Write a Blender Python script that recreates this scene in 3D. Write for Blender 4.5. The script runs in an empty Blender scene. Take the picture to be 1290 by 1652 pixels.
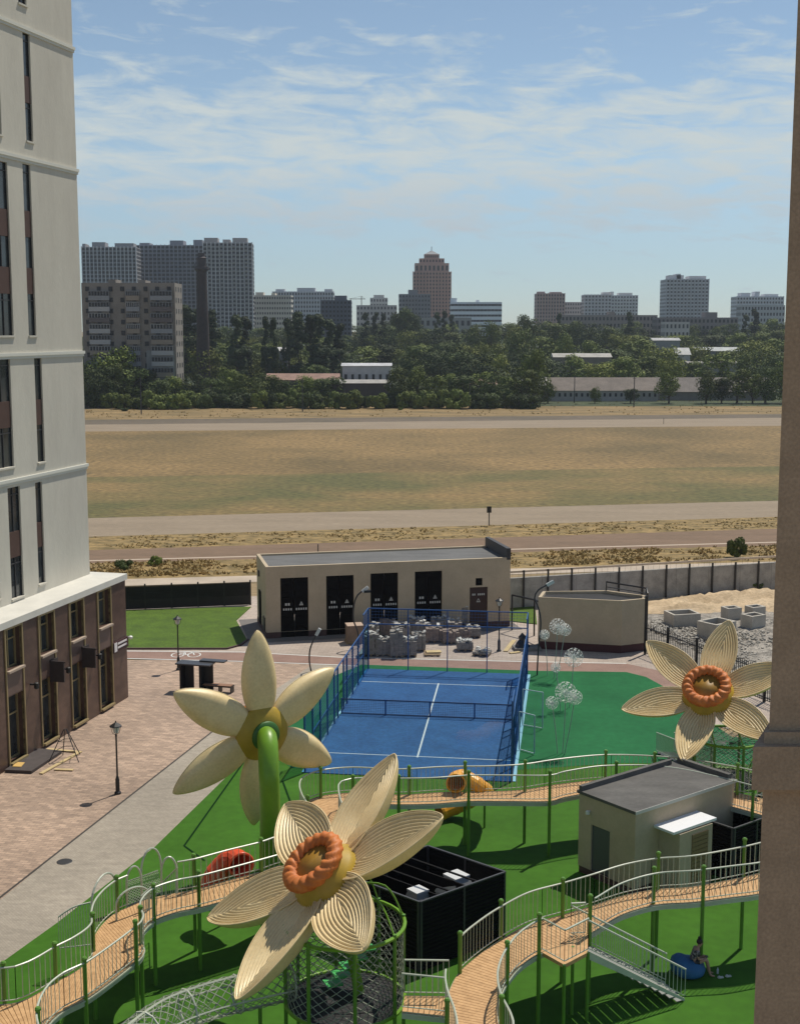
import bpy, math, random
from mathutils import Vector, Matrix
R = math.radians
sc = bpy.context.scene
col = sc.collection
random.seed(7)

# ------------------------------------------------------------------ camera
F, PITCH, HC, CX, CY = 2134.0, 0.1378, 21.6, 645.0, 826.0
cam = bpy.data.cameras.new('camera'); co = bpy.data.objects.new('camera', cam); col.objects.link(co)
co.location = (0, 0, HC); co.rotation_euler = (math.pi/2-PITCH, 0, 0)
cam.sensor_fit = 'HORIZONTAL'; cam.sensor_width = 36; cam.lens = F/1290*36
cam.clip_start = .1; cam.clip_end = 9000
sc.camera = co
# ------------------------------------------------------------------ light
SUN_DIR = Vector((.30, .36, 1)).normalized()
SUN_DIR = Vector((.61*math.cos(R(60)), .79*math.cos(R(60)), math.sin(R(60)))).normalized()
w = bpy.data.worlds.new('World'); sc.world = w; w.use_nodes = True
nt = w.node_tree; N = nt.nodes; L = nt.links; N.clear()
def wn(t, **k):
    n = N.new(t)
    for a, b in k.items(): setattr(n, a, b)
    return n
sky = wn('ShaderNodeTexSky', sky_type='NISHITA', sun_disc=False)
sky.sun_elevation = math.asin(SUN_DIR.z); sky.sun_rotation = math.atan2(SUN_DIR.x, SUN_DIR.y)
sky.air_density = .8; sky.dust_density = .0; sky.ozone_density = 1.0; sky.altitude = 50
tc = wn('ShaderNodeTexCoord'); sep = wn('ShaderNodeSeparateXYZ'); L.new(tc.outputs['Generated'], sep.inputs[0])
def mth(op, a, b=None, clamp=False):
    n = wn('ShaderNodeMath', operation=op, use_clamp=clamp)
    for i, v in enumerate((a, b)):
        if v is None: continue
        if isinstance(v, (int, float)): n.inputs[i].default_value = v
        else: L.new(v, n.inputs[i])
    return n.outputs[0]
def ramp_w(v, stops):
    r = wn('ShaderNodeValToRGB'); L.new(v, r.inputs[0]); e = r.color_ramp.elements
    while len(e) < len(stops): e.new(.5)
    for i, (p, c) in enumerate(stops): e[i].position = p; e[i].color = (c, c, c, 1)
    return r.outputs[0]
az = mth('ARCTAN2', sep.outputs[0], sep.outputs[1]); el = mth('ARCSINE', sep.outputs[2])
cmb = wn('ShaderNodeCombineXYZ'); L.new(mth('MULTIPLY', az, 5.0), cmb.inputs[0]); L.new(mth('ADD', mth('MULTIPLY', el, 21.0), mth('MULTIPLY', az, .9)), cmb.inputs[1])
n1 = wn('ShaderNodeTexNoise'); n1.inputs['Scale'].default_value = 3.6; n1.inputs['Detail'].default_value = 10; n1.inputs['Roughness'].default_value = .64; n1.inputs['Distortion'].default_value = .5
L.new(cmb.outputs[0], n1.inputs['Vector'])
n2 = wn('ShaderNodeTexNoise'); n2.inputs['Scale'].default_value = .9; n2.inputs['Detail'].default_value = 3
L.new(cmb.outputs[0], n2.inputs['Vector'])
eln = mth('MULTIPLY', el, 4.0)      # 0..1 over 14 degrees
band = ramp_w(eln, [(0.0, 0.0), (.2, .05), (.32, .75), (.50, .95), (.66, .72), (.76, .42), (1.0, .0)])
cl = mth('ADD', mth('MULTIPLY', n1.outputs[0], 1.0), mth('MULTIPLY', n2.outputs[0], .25))
cl = mth('ADD', cl, mth('MULTIPLY', mth('SUBTRACT', band, .5), .34))
cl = ramp_w(cl, [(.58, 0.0), (.66, .28), (.74, .62), (.86, 1.0)])
mix = wn('ShaderNodeMixRGB'); L.new(mth('MULTIPLY', cl, 1.0), mix.inputs[0]); L.new(sky.outputs[0], mix.inputs[1]); mix.inputs[2].default_value = (6.4, 6.6, 6.9, 1)
hs = wn('ShaderNodeHueSaturation'); hs.inputs['Saturation'].default_value = .86; tn = wn('ShaderNodeMixRGB', blend_type='MULTIPLY'); tn.inputs[0].default_value = 1; tn.inputs[2].default_value = (.90, 1.0, .98, 1); L.new(mix.outputs[0], tn.inputs[1]); L.new(tn.outputs[0], hs.inputs['Color'])
hz1 = wn('ShaderNodeMixRGB', blend_type='MULTIPLY'); hzf = wn('ShaderNodeMapRange'); hzf.inputs[1].default_value = .0; hzf.inputs[2].default_value = .12; hzf.inputs[3].default_value = 1; hzf.inputs[4].default_value = 0
L.new(el, hzf.inputs[0]); L.new(hzf.outputs[0], hz1.inputs[0]); L.new(hs.outputs[0], hz1.inputs[1]); hz1.inputs[2].default_value = (.62, .64, .76, 1)
bg = wn('ShaderNodeBackground'); bg.inputs[1].default_value = .112; L.new(hz1.outputs[0], bg.inputs[0])
wo = wn('ShaderNodeOutputWorld'); L.new(bg.outputs[0], wo.inputs[0])
sl = bpy.data.lights.new('sun', 'SUN'); sl.energy = 4.7; sl.angle = R(.5); sl.color = (1, .93, .80)
so = bpy.data.objects.new('sun', sl); col.objects.link(so); so.rotation_euler = (-SUN_DIR).to_track_quat('-Z', 'Y').to_euler(); so.location = (30, 40, 90)
sc.view_settings.view_transform = 'Standard'; sc.view_settings.look = 'None'; sc.view_settings.gamma = 1; sc.view_settings.exposure = -0.2
sc.render.engine = 'CYCLES'; sc.cycles.max_bounces = 8; sc.cycles.transparent_max_bounces = 16; sc.cycles.volume_bounces = 0

# ------------------------------------------------------------------ geometry of the photograph (a pixel of the 1290x1652 photo on a level plane / at a depth)
cp, sp = math.cos(PITCH), math.sin(PITCH)
def ray(px, py):
    u = (px-CX)/F; v = (py-CY)/F
    return Vector((u, cp-v*sp, -sp-v*cp))
def G(px, py, z=0.0):
    r = ray(px, py); return Vector((0, 0, HC))+r*((z-HC)/r.z)
def AY(px, py, Y):
    r = ray(px, py); return Vector((0, 0, HC))+r*(Y/r.y)
def ZAT(P, py):     # height of a point above P (x, y) seen on pixel row py
    r = ray(CX, py); return HC+r.z*(P[1]/r.y)
def terr(x, y):
    t = min(1, max(0, (y-430)/330)); return 11*t*t*(3-2*t)

# ------------------------------------------------------------------ materials
MT = {}
def mat(name, c, rough=.8, var=.0, scale=3.0, c2=None, metal=0.0, bump=0.0, bscale=None, detail=6, stretch=(1, 1, 1), spec=.5, lo=.35, hi=.65, alpha=None, fine=0.0, fs=None):
    if name in MT: return MT[name]
    m = bpy.data.materials.new(name); m.use_nodes = True; t = m.node_tree; b = t.nodes['Principled BSDF']
    b.inputs['Roughness'].default_value = rough; b.inputs['Metallic'].default_value = metal; b.inputs['Specular IOR Level'].default_value = spec
    b.inputs['Base Color'].default_value = (*c, 1)
    tcn = t.nodes.new('ShaderNodeTexCoord'); mp = t.nodes.new('ShaderNodeMapping'); mp.inputs['Scale'].default_value = stretch
    t.links.new(tcn.outputs['Object'], mp.inputs[0])
    if c2 is None and var: c2 = tuple(max(0, x*(1-var)) for x in c)
    if c2 is not None:
        nz = t.nodes.new('ShaderNodeTexNoise'); nz.inputs['Scale'].default_value = scale; nz.inputs['Detail'].default_value = detail; nz.inputs['Roughness'].default_value = .6
        t.links.new(mp.outputs[0], nz.inputs['Vector'])
        rp = t.nodes.new('ShaderNodeValToRGB'); rp.color_ramp.elements[0].position = lo; rp.color_ramp.elements[1].position = hi
        rp.color_ramp.elements[0].color = (*c2, 1); rp.color_ramp.elements[1].color = (*c, 1)
        t.links.new(nz.outputs[0], rp.inputs[0]); out = rp.outputs[0]
        if fine:
            nf = t.nodes.new('ShaderNodeTexNoise'); nf.inputs['Scale'].default_value = fs or scale*11; nf.inputs['Detail'].default_value = 4
            t.links.new(mp.outputs[0], nf.inputs['Vector'])
            mr = t.nodes.new('ShaderNodeMapRange'); mr.inputs[1].default_value = .3; mr.inputs[2].default_value = .7; mr.inputs[3].default_value = 1-fine; mr.inputs[4].default_value = 1+fine
            t.links.new(nf.outputs[0], mr.inputs[0])
            vm = t.nodes.new('ShaderNodeVectorMath'); vm.operation = 'MULTIPLY'; t.links.new(out, vm.inputs[0]); t.links.new(mr.outputs[0], vm.inputs[1]); out = vm.outputs[0]
        t.links.new(out, b.inputs['Base Color'])
    if bump:
        nb = t.nodes.new('ShaderNodeTexNoise'); nb.inputs['Scale'].default_value = bscale or scale*6; nb.inputs['Detail'].default_value = 5
        t.links.new(mp.outputs[0], nb.inputs['Vector'])
        bp = t.nodes.new('ShaderNodeBump'); bp.inputs['Strength'].default_value = bump; bp.inputs['Distance'].default_value = .05
        t.links.new(nb.outputs[0], bp.inputs['Height']); t.links.new(bp.outputs[0], b.inputs['Normal'])
    if alpha is not None: b.inputs['Alpha'].default_value = alpha
    MT[name] = m; return m
def paving(name, cols, bw, bh, mortar, rot=0.0, off=.5, big=.12, stain=.25):
    """block paving: bricks with per-block colour, blotches of wear"""
    m = bpy.data.materials.new(name); m.use_nodes = True; t = m.node_tree; b = t.nodes['Principled BSDF']; b.inputs['Roughness'].default_value = .85
    tcn = t.nodes.new('ShaderNodeTexCoord'); mp = t.nodes.new('ShaderNodeMapping'); mp.inputs['Rotation'].default_value = (0, 0, rot)
    t.links.new(tcn.outputs['Object'], mp.inputs[0])
    br = t.nodes.new('ShaderNodeTexBrick'); br.inputs['Scale'].default_value = 1; br.inputs['Brick Width'].default_value = bw; br.inputs['Row Height'].default_value = bh
    br.inputs['Mortar Size'].default_value = mortar; br.offset = off; br.inputs['Bias'].default_value = 0
    br.inputs['Color1'].default_value = (*cols[0], 1); br.inputs['Color2'].default_value = (*cols[1], 1); br.inputs['Mortar'].default_value = (*cols[2], 1)
    t.links.new(mp.outputs[0], br.inputs['Vector'])
    # pixel scale mottling that survives distance
    n = t.nodes.new('ShaderNodeTexNoise'); n.inputs['Scale'].default_value = 1.6; n.inputs['Detail'].default_value = 8; n.inputs['Roughness'].default_value = .75
    mq = t.nodes.new('ShaderNodeMapping'); mq.inputs['Scale'].default_value = (.7, 1.6, 1); t.links.new(tcn.outputs['Object'], mq.inputs[0]); t.links.new(mq.outputs[0], n.inputs['Vector'])
    mr = t.nodes.new('ShaderNodeMapRange'); mr.inputs[1].default_value = .3; mr.inputs[2].default_value = .7; mr.inputs[3].default_value = 1-stain; mr.inputs[4].default_value = 1+stain
    t.links.new(n.outputs[0], mr.inputs[0])
    n2 = t.nodes.new('ShaderNodeTexNoise'); n2.inputs['Scale'].default_value = big; n2.inputs['Detail'].default_value = 3; t.links.new(tcn.outputs['Object'], n2.inputs['Vector'])
    mr2 = t.nodes.new('ShaderNodeMapRange'); mr2.inputs[1].default_value = .35; mr2.inputs[2].default_value = .65; mr2.inputs[3].default_value = .86; mr2.inputs[4].default_value = 1.12
    t.links.new(n2.outputs[0], mr2.inputs[0])
    v1 = t.nodes.new('ShaderNodeVectorMath'); v1.operation = 'MULTIPLY'; t.links.new(br.outputs[0], v1.inputs[0]); t.links.new(mr.outputs[0], v1.inputs[1])
    v2 = t.nodes.new('ShaderNodeVectorMath'); v2.operation = 'MULTIPLY'; t.links.new(v1.outputs[0], v2.inputs[0]); t.links.new(mr2.outputs[0], v2.inputs[1])
    t.links.new(v2.outputs[0], b.inputs['Base Color']); MT[name] = m; return m
def glass(name, c, alpha=.35, rough=.05):
    m = bpy.data.materials.new(name); m.use_nodes = True; t = m.node_tree; t.nodes.clear()
    o = t.nodes.new('ShaderNodeOutputMaterial'); mx = t.nodes.new('ShaderNodeMixShader'); tr = t.nodes.new('ShaderNodeBsdfTransparent'); tr.inputs[0].default_value = (*c, 1)
    gl = t.nodes.new('ShaderNodeBsdfGlossy'); gl.inputs['Roughness'].default_value = rough; gl.inputs[0].default_value = (.8, .9, 1, 1)
    mx.inputs[0].default_value = alpha; t.links.new(tr.outputs[0], mx.inputs[1]); t.links.new(gl.outputs[0], mx.inputs[2]); t.links.new(mx.outputs[0], o.inputs[0])
    MT[name] = m; return m

# ------------------------------------------------------------------ mesh builder
class M:
    def __init__(s): s.v = []; s.f = []; s.mi = []; s.cur = 0
    def add(s, vs, fs):
        o = len(s.v); s.v += [tuple(x) for x in vs]; s.f += [[o+i for i in f] for f in fs]; s.mi += [s.cur]*len(fs); return s
    def quad(s, a, b, c, d): return s.add([a, b, c, d], [(0, 1, 2, 3)])
    def poly(s, pts): return s.add(pts, [tuple(range(len(pts)))])
    def box(s, c, sz, rot=0.0, frame=None):
        x, y, z = (k/2 for k in sz); C = Vector(c)
        if frame: ax, ay, az_ = frame
        else: ax = Vector((math.cos(rot), math.sin(rot), 0)); ay = Vector((-math.sin(rot), math.cos(rot), 0)); az_ = Vector((0, 0, 1))
        vs = [C+ax*i*x+ay*j*y+az_*k*z for k in (-1, 1) for j in (-1, 1) for i in (-1, 1)]
        return s.add(vs, [(0, 2, 3, 1), (4, 5, 7, 6), (0, 1, 5, 4), (2, 6, 7, 3), (0, 4, 6, 2), (1, 3, 7, 5)])
    def prism(s, poly, z0, z1, bottom=True):
        a = sum(poly[i][0]*poly[(i+1) % len(poly)][1]-poly[(i+1) % len(poly)][0]*poly[i][1] for i in range(len(poly)))
        if a < 0: poly = list(poly)[::-1]
        n = len(poly); vs = [(p[0], p[1], z0) for p in poly]+[(p[0], p[1], z1) for p in poly]
        fs = [(i, (i+1) % n, n+(i+1) % n, n+i) for i in range(n)]+[tuple(range(n, 2*n))]
        if bottom: fs.append(tuple(range(n-1, -1, -1)))
        return s.add(vs, fs)
    def tube(s, pts, r, n=6, cap=True, closed=False):
        pts = [Vector(p) for p in pts]; k = len(pts); rr = r if isinstance(r, (list, tuple)) else [r]*k
        vs = []; up = Vector((0, 0, 1)); prev = None
        for i, p in enumerate(pts):
            if closed: d = pts[(i+1) % k]-pts[i-1]
            else: d = pts[min(i+1, k-1)]-pts[max(i-1, 0)]
            if d.length < 1e-9: d = Vector((0, 0, 1))
            d.normalize()
            if prev is None: a = d.cross(up if abs(d.z) < .95 else Vector((1, 0, 0))).normalized()
            else:
                a = prev-d*prev.dot(d)
                a = a.normalized() if a.length > 1e-6 else d.cross(Vector((1, 0, 0))).normalized()
            prev = a; b = d.cross(a)
            for j in range(n):
                t = 2*math.pi*j/n+math.pi/n; vs.append(p+(a*math.cos(t)+b*math.sin(t))*rr[i])
        fs = []
        for i in range(k if closed else k-1):
            i2 = (i+1) % k
            for j in range(n): fs.append((i*n+j, i*n+(j+1) % n, i2*n+(j+1) % n, i2*n+j))
        if cap and not closed: fs.append(tuple(range(n-1, -1, -1))); fs.append(tuple((k-1)*n+j for j in range(n)))
        return s.add(vs, fs)
    def lathe(s, c, prof, n=16, axis=None, u=None, v=None):
        C = Vector(c); ax = Vector((0, 0, 1)) if axis is None else axis; u = Vector((1, 0, 0)) if u is None else u; v = Vector((0, 1, 0)) if v is None else v
        vs = []
        for r, z in prof:
            for j in range(n):
                t = 2*math.pi*j/n; vs.append(C+ax*z+(u*math.cos(t)+v*math.sin(t))*r)
        fs = [(i*n+j, i*n+(j+1) % n, (i+1)*n+(j+1) % n, (i+1)*n+j) for i in range(len(prof)-1) for j in range(n)]
        fs.append(tuple(range(n-1, -1, -1))); fs.append(tuple((len(prof)-1)*n+j for j in range(n)))
        return s.add(vs, fs)
    def build(s, name, mats, parent=None, smooth=False, kind=None, label=None):
        me = bpy.data.meshes.new(name)
        off = Vector((0, 0, 0)); q = parent
        while q is not None: off += q.location; q = q.parent
        me.from_pydata([Vector(v)-off for v in s.v], [], s.f)
        if not isinstance(mats, (list, tuple)): mats = [mats]
        for m in mats: me.materials.append(m)
        if any(s.mi): me.polygons.foreach_set('material_index', s.mi)
        if smooth: me.polygons.foreach_set('use_smooth', [True]*len(me.polygons))
        me.update()
        o = bpy.data.objects.new(name, me); col.objects.link(o)
        if parent is not None: o.parent = parent
        if kind: o['kind'] = kind
        if label: o['label'] = label
        return o
def thing(name, label, cat, loc=(0, 0, 0), group=None):
    o = bpy.data.objects.new(name, None); col.objects.link(o); o.location = loc; o.empty_display_size = .3
    return tag(o, label, cat, group)
def tag(o, label, cat, group=None):
    o['label'] = label; o['category'] = cat
    if group: o['group'] = group
    return o
def move_origin(o, loc):
    """put a single mesh thing's origin at its base"""
    loc = Vector(loc); o.data.transform(Matrix.Translation(-loc)); o.location = loc; return o
def dup(root, loc, rotz=0.0, scale=None, label=None, group=None):
    r = root.copy(); col.objects.link(r); r.location = loc; r.rotation_euler = (0, 0, rotz)
    if scale is not None: r.scale = scale if isinstance(scale, (tuple, list)) else (scale,)*3
    if label: r['label'] = label
    if group: r['group'] = group
    for ch in list(root.children):
        c = ch.copy(); col.objects.link(c); c.parent = r
        for g in ch.children:
            d = g.copy(); col.objects.link(d); d.parent = c
    return r
def spline(pts, step=.2):
    pts = [Vector(p) for p in pts]; out = []
    for i in range(len(pts)-1):
        p0, p1, p2, p3 = pts[max(i-1, 0)], pts[i], pts[i+1], pts[min(i+2, len(pts)-1)]
        n = max(1, int((p2-p1).length/step))
        for k in range(n):
            t = k/n; out.append(.5*((2*p1)+(p2-p0)*t+(2*p0-5*p1+4*p2-p3)*t*t+(3*p1-p0-3*p2+p3)*t**3))
    out.append(pts[-1]); return out
def resample(pts, n):
    d = [0]
    for a, b in zip(pts, pts[1:]): d.append(d[-1]+(b-a).length)
    out = []; j = 0
    for i in range(n):
        t = d[-1]*i/(n-1)
        while j < len(d)-2 and d[j+1] < t: j += 1
        q = (t-d[j])/max(1e-9, d[j+1]-d[j]); out.append(pts[j].lerp(pts[j+1], min(1, max(0, q))))
    return out
def wall_holes(m, P0, dr, s0, s1, z0, z1, holes, depth, inw):
    """wall in the vertical plane P0 + s*dr with openings (sa, sb, za, zb) and reveals of the given depth towards inw"""
    P0 = Vector((P0[0], P0[1], 0)); dr = Vector((dr[0], dr[1], 0)); inw = Vector((inw[0], inw[1], 0))
    S = sorted({s0, s1, *[round(v, 4) for h in holes for v in h[:2] if s0 < v < s1]}); Z = sorted({z0, z1, *[round(v, 4) for h in holes for v in h[2:] if z0 < v < z1]})
    P = lambda a, z, d=0: P0+dr*a+inw*d+Vector((0, 0, z))
    for a, b in zip(S, S[1:]):
        for c, d in zip(Z, Z[1:]):
            ms, mz = (a+b)/2, (c+d)/2
            if any(h[0] < ms < h[1] and h[2] < mz < h[3] for h in holes): continue
            m.quad(P(a, c), P(b, c), P(b, d), P(a, d))
    for a, b, c, d in holes:
        m.quad(P(a, c), P(b, c), P(b, c, depth), P(a, c, depth)); m.quad(P(a, d), P(a, d, depth), P(b, d, depth), P(b, d))
        m.quad(P(a, c), P(a, c, depth), P(a, d, depth), P(a, d)); m.quad(P(b, c), P(b, d), P(b, d, depth), P(b, c, depth))

# shared materials
m_white = mat('white_paint', (.72, .73, .70), .45)
m_rail = mat('rail_paint', (.52, .56, .46), .35, var=.15, scale=2)
m_post = mat('green_post_paint', (.12, .27, .035), .35, var=.2, scale=2)
m_stem = mat('leaf_green_paint', (.17, .36, .018), .4, var=.2, scale=1.4)
m_black = mat('black_metal', (.012, .012, .014), .45)
m_dark = mat('dark_steel', (.03, .03, .034), .5)
m_wood = mat('decking_wood', (.62, .375, .175), .7, c2=(.46, .265, .115), scale=5, fine=.12)
m_blue = mat('blue_steel', (.012, .08, .26), .4)
m_conc = mat('concrete', (.40, .38, .35), .9, c2=(.27, .26, .24), scale=1.4, bump=.3, fine=.12)
m_beige = mat('beige_render', (.52, .425, .30), .9, c2=(.45, .365, .255), scale=.7, bump=.15, bscale=30, fine=.04)
m_plinth = mat('plinth', (.10, .055, .05), .8, var=.3, scale=2)
m_glassd = mat('window_glass', (.02, .025, .03), .08, c2=(.06, .07, .075), scale=.6)
m_roof = mat('roof_felt', (.13, .125, .118), .9, c2=(.085, .082, .078), scale=.5, fine=.12, stretch=(1, 2, 1))

# ================================================================== GROUND
def sheet(name, pts, z, m, kind='structure'):
    o = M().poly([(p[0], p[1], z) for p in pts]).build(name, m, kind=kind); return o
m_earth = mat('dry_earth', (.30, .215, .12), .95, c2=(.20, .15, .075), scale=.06, fine=.3, stretch=(1, 2.5, 1))
gm = M(); xs = [-3000, -1200, -700, -400, -200, -100, 0, 100, 200, 400, 700, 1200, 3000]; ys = [-60, 0, 100, 200, 300, 400, 430, 470, 510, 550, 600, 650, 700, 760, 1000, 2000, 4500]
for j in range(len(ys)-1):
    for i in range(len(xs)-1):
        gm.quad(*[(x, y, terr(x, y)-.02) for x, y in ((xs[i], ys[j]), (xs[i+1], ys[j]), (xs[i+1], ys[j+1]), (xs[i], ys[j+1]))])
gm.build('ground', m_earth, kind='structure')
ug = M(); ux_ = list(range(-700, 901, 50)); uy_ = [372, 400, 430, 470, 510, 550, 600, 650, 700, 760, 900, 1300]
for j in range(len(uy_)-1):
    for i in range(len(ux_)-1):
        ug.quad(*[(x, y, max(.004, terr(x, y)+.03)) for x, y in ((ux_[i], uy_[j]), (ux_[i+1], uy_[j]), (ux_[i+1], uy_[j+1]), (ux_[i], uy_[j+1]))])
ug.build('undergrowth', mat('scrub', (.055, .075, .022), .95, c2=(.03, .042, .015), scale=.12, fine=.4), kind='structure')
def bandpoly(yl0, yr0, yl1, yr1, x0=-900, x1=2300):
    """strip between two pixel lines given at x=140 and x=1250"""
    def at(a, b, x): return a+(b-a)*(x-140)/1110
    far = [G(x0, at(yl0, yr0, x0)), G(x1, at(yl0, yr0, x1))]; near = [G(x1, at(yl1, yr1, x1)), G(x0, at(yl1, yr1, x0))]
    return far+near
m_field = mat('dry_field_grass', (.245, .16, .062), .95, c2=(.14, .098, .036), scale=.03, detail=9, fine=.42, fs=1.1, stretch=(1, .9, 1), lo=.36, hi=.60)
m_fgreen = mat('greenish_field_grass', (.235, .155, .058), .95, c2=(.105, .098, .030), scale=.035, detail=9, fine=.42, fs=1.1, stretch=(1, 1.3, 1), lo=.38, hi=.66)
m_tlight = mat('pale_track_sand', (.30, .235, .165), .95, c2=(.25, .195, .135), scale=.08, fine=.14, fs=1.2, stretch=(1, 4, 1))
m_tbrown = mat('brown_track_soil', (.215, .14, .09), .95, c2=(.17, .112, .07), scale=.08, fine=.15, stretch=(1, 5, 1))
m_strip = mat('dry_verge_grass', (.33, .225, .09), .95, c2=(.145, .105, .038), scale=.5, fine=.35, fs=2.5, stretch=(1, 2, 1), lo=.4, hi=.6)
m_verge2 = mat('far_dry_strip', (.30, .20, .085), .95, c2=(.16, .115, .045), scale=.06, fine=.3, stretch=(1, 5, 1), lo=.4, hi=.6)
sheet('verge', bandpoly(660, 640, 677, 668), .004, m_verge2)
sheet('far_dirt_road', bandpoly(677, 668, 685, 674), .004, mat('far_road', (.15, .115, .08), .95, c2=(.11, .09, .06), scale=.05, fine=.15))
sheet('far_track', bandpoly(685, 674, 696, 687), .004, m_tlight)
sheet('field', bandpoly(696, 687, 770, 752), .004, m_field)
sheet('field_edge', bandpoly(770, 752, 836, 808), .004, m_fgreen)
sheet('track', bandpoly(836, 808, 866, 834), .004, m_tlight)
sheet('grass_strip', bandpoly(866, 834, 888, 853), .004, m_strip)
sheet('race_track', bandpoly(888, 853, 909, 880), .004, m_tbrown)
sheet('track_line', bandpoly(904.2, 874.2, 905.6, 875.5), .009, mat('track_white_line', (.52, .42, .33), .9))
sheet('grass_bank', bandpoly(909, 880, 936, 906), .004, m_strip)
sheet('path', bandpoly(936, 906, 947, 914), .004, mat('pale_path', (.52, .43, .34), .95, var=.25, scale=.3))
# plaza
m_plaza = paving('plaza_paving', [(.46, .33, .245), (.31, .225, .17), (.23, .175, .14)], .4, .2, .012, rot=.24, stain=.30)
m_grey = paving('grey_paving', [(.37, .325, .265), (.32, .28, .23), (.27, .235, .195)], .2, .1, .006, rot=.9, stain=.20)
m_light = paving('light_paving', [(.45, .375, .32), (.38, .31, .265), (.24, .2, .18)], .6, .3, .012, rot=.1, stain=.12)
A = lambda *l: [G(x, y) for x, y in l]
sheet('plaza', A((-900, 1065), (700, 1065), (700, 1700), (-900, 2600)), .004, m_plaza)
pv = A((-900, 962), (1300, 962), (1300, 1200), (700, 1085), (400, 1060), (-900, 1070)); sheet('pavement', pv, .008, m_light)
gp = A((520, 1062), (585, 1070), (700, 1300), (240, 1750), (-520, 1960), (-220, 1620), (0, 1453), (150, 1330), (332, 1188)); sheet('grey_path', gp, .012, m_grey)
# seam between the two pavings
sm = M(); a, b = G(400, 1136), G(-100, 1527); d = (b-a).normalized(); n = Vector((-d.y, d.x, 0))*.05
sm.quad(a+n+Vector((0, 0, .017)), b+n+Vector((0, 0, .017)), b-n+Vector((0, 0, .017)), a-n+Vector((0, 0, .017))); sm.build('paving_channel', mat('channel', (.05, .045, .04), .9), kind='structure')
m_pink = mat('red_asphalt', (.29, .185, .15), .9, c2=(.24, .15, .12), scale=.8, fine=.1)
bike = A((-300, 1050), (207, 1051), (388, 1052.5), (549, 1061), (678, 1064), (845, 1068), (1010, 1071), (1060, 1082), (1110, 1112), (1150, 1145), (1110, 1155), (1075, 1112), (1042, 1094), (1010, 1086), (862, 1084), (800, 1081), (583, 1075), (540, 1073), (387, 1067.5), (208, 1063), (-300, 1061))
sheet('bike_lane', bike, .016, m_pink)
wl = M()
def line_on(m, pts, wd, z):
    for a, b in zip(pts, pts[1:]):
        d = (b-a).normalized(); n = Vector((-d.y, d.x, 0))*wd/2; Z = Vector((0, 0, z)); m.quad(a-n+Z, b-n+Z, b+n+Z, a+n+Z)
line_on(wl, A((-300, 1050), (207, 1051), (388, 1052.5), (549, 1061), (678, 1064), (845, 1068), (1010, 1071)), .14, .021)
line_on(wl, A((-300, 1061), (208, 1063), (387, 1067.5), (540, 1073), (580, 1075)), .14, .021)
c0 = G(300, 1057)   # bicycle symbol
for cx_ in (-.55, .55):
    line_on(wl, [c0+Vector((cx_+.42*math.cos(t*math.pi/6), .62*math.sin(t*math.pi/6), 0)) for t in range(13)], .08, .021)
for pa, pb in (((-.55, 0), (-.2, .75)), ((-.2, .75), (.35, .75)), ((-.55, 0), (0, 0)), ((0, 0), (.35, .75)), ((.35, .75), (.55, 0)), ((-.2, .75), (0, 0)), ((.3, .95), (.55, .95))):
    line_on(wl, [c0+Vector((*pa, 0)), c0+Vector((*pb, 0))], .08, .021)
wl.build('road_markings', m_white, kind='structure')
# rubber surface, two greens
m_rub = mat('green_rubber', (.050, .150, .012), .92, c2=(.036, .112, .008), scale=.22, fine=.10, bump=.1, bscale=40, spec=.2)
m_rub2 = mat('deep_green_rubber', (.018, .145, .050), .92, c2=(.012, .110, .038), scale=.22, fine=.10, bump=.1, bscale=40, spec=.2)
sheet('rubber_surface', A((1700, 1225), (1700, 2300), (-900, 2300), (-420, 1820), (0, 1556), (92, 1490), (250, 1367), (349, 1270), (430, 1190), (470, 1240), (760, 1248), (1000, 1232)), .020, m_rub)
sheet('rubber_surface', A((1700, 1240), (1000, 1232), (760, 1248), (470, 1240), (420, 1200), (455, 1165), (530, 1095), (583, 1073), (862, 1083), (1010, 1085), (1042, 1093), (1075, 1111), (1110, 1140), (1180, 1190), (1700, 1200)), .028, m_rub2)
# thin dark green stripes laid flat on the rubber
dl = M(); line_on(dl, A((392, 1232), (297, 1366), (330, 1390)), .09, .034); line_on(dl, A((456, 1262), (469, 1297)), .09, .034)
dl.build('rubber_stripe', mat('dark_green_stripe', (.006, .03, .008), .95, spec=.05), kind='structure')
# lawns
m_lawn = mat('lawn_grass', (.078, .145, .006), .95, c2=(.052, .10, .004), scale=.8, fine=.25, bump=.5, bscale=8)
def lawn(name, pts, label=None):
    m = M(); m.prism([(p.x, p.y) for p in pts], 0, .07, False); o = m.build(name, m_lawn); o['kind'] = 'stuff'; tag(o, label, 'lawn'); return o
l1 = A((-80, 993), (405, 980), (381, 1002), (398, 1033), (386, 1041), (366, 1047), (-80, 1047))
lawn('lawn', l1, 'bright green mown lawn in front of the black fence')
lawn('lawn', A((822, 972), (862, 972), (866, 1008), (822, 1003)), 'small green lawn patch between the two beige utility buildings')
km = M(); line_on(km, A((-80, 1048), (366, 1048), (388, 1042), (400, 1033)), .16, .11)
for (a, b) in zip(A((-80, 1048), (366, 1048), (388, 1042)), A((366, 1048), (388, 1042), (400, 1033))):
    d = (b-a); km.box(((a.x+b.x)/2, (a.y+b.y)/2, .06), (d.length, .15, .12), math.atan2(d.y, d.x))
km.v = [v for v in km.v]; km.build('kerb', m_plinth, kind='structure')
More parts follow.
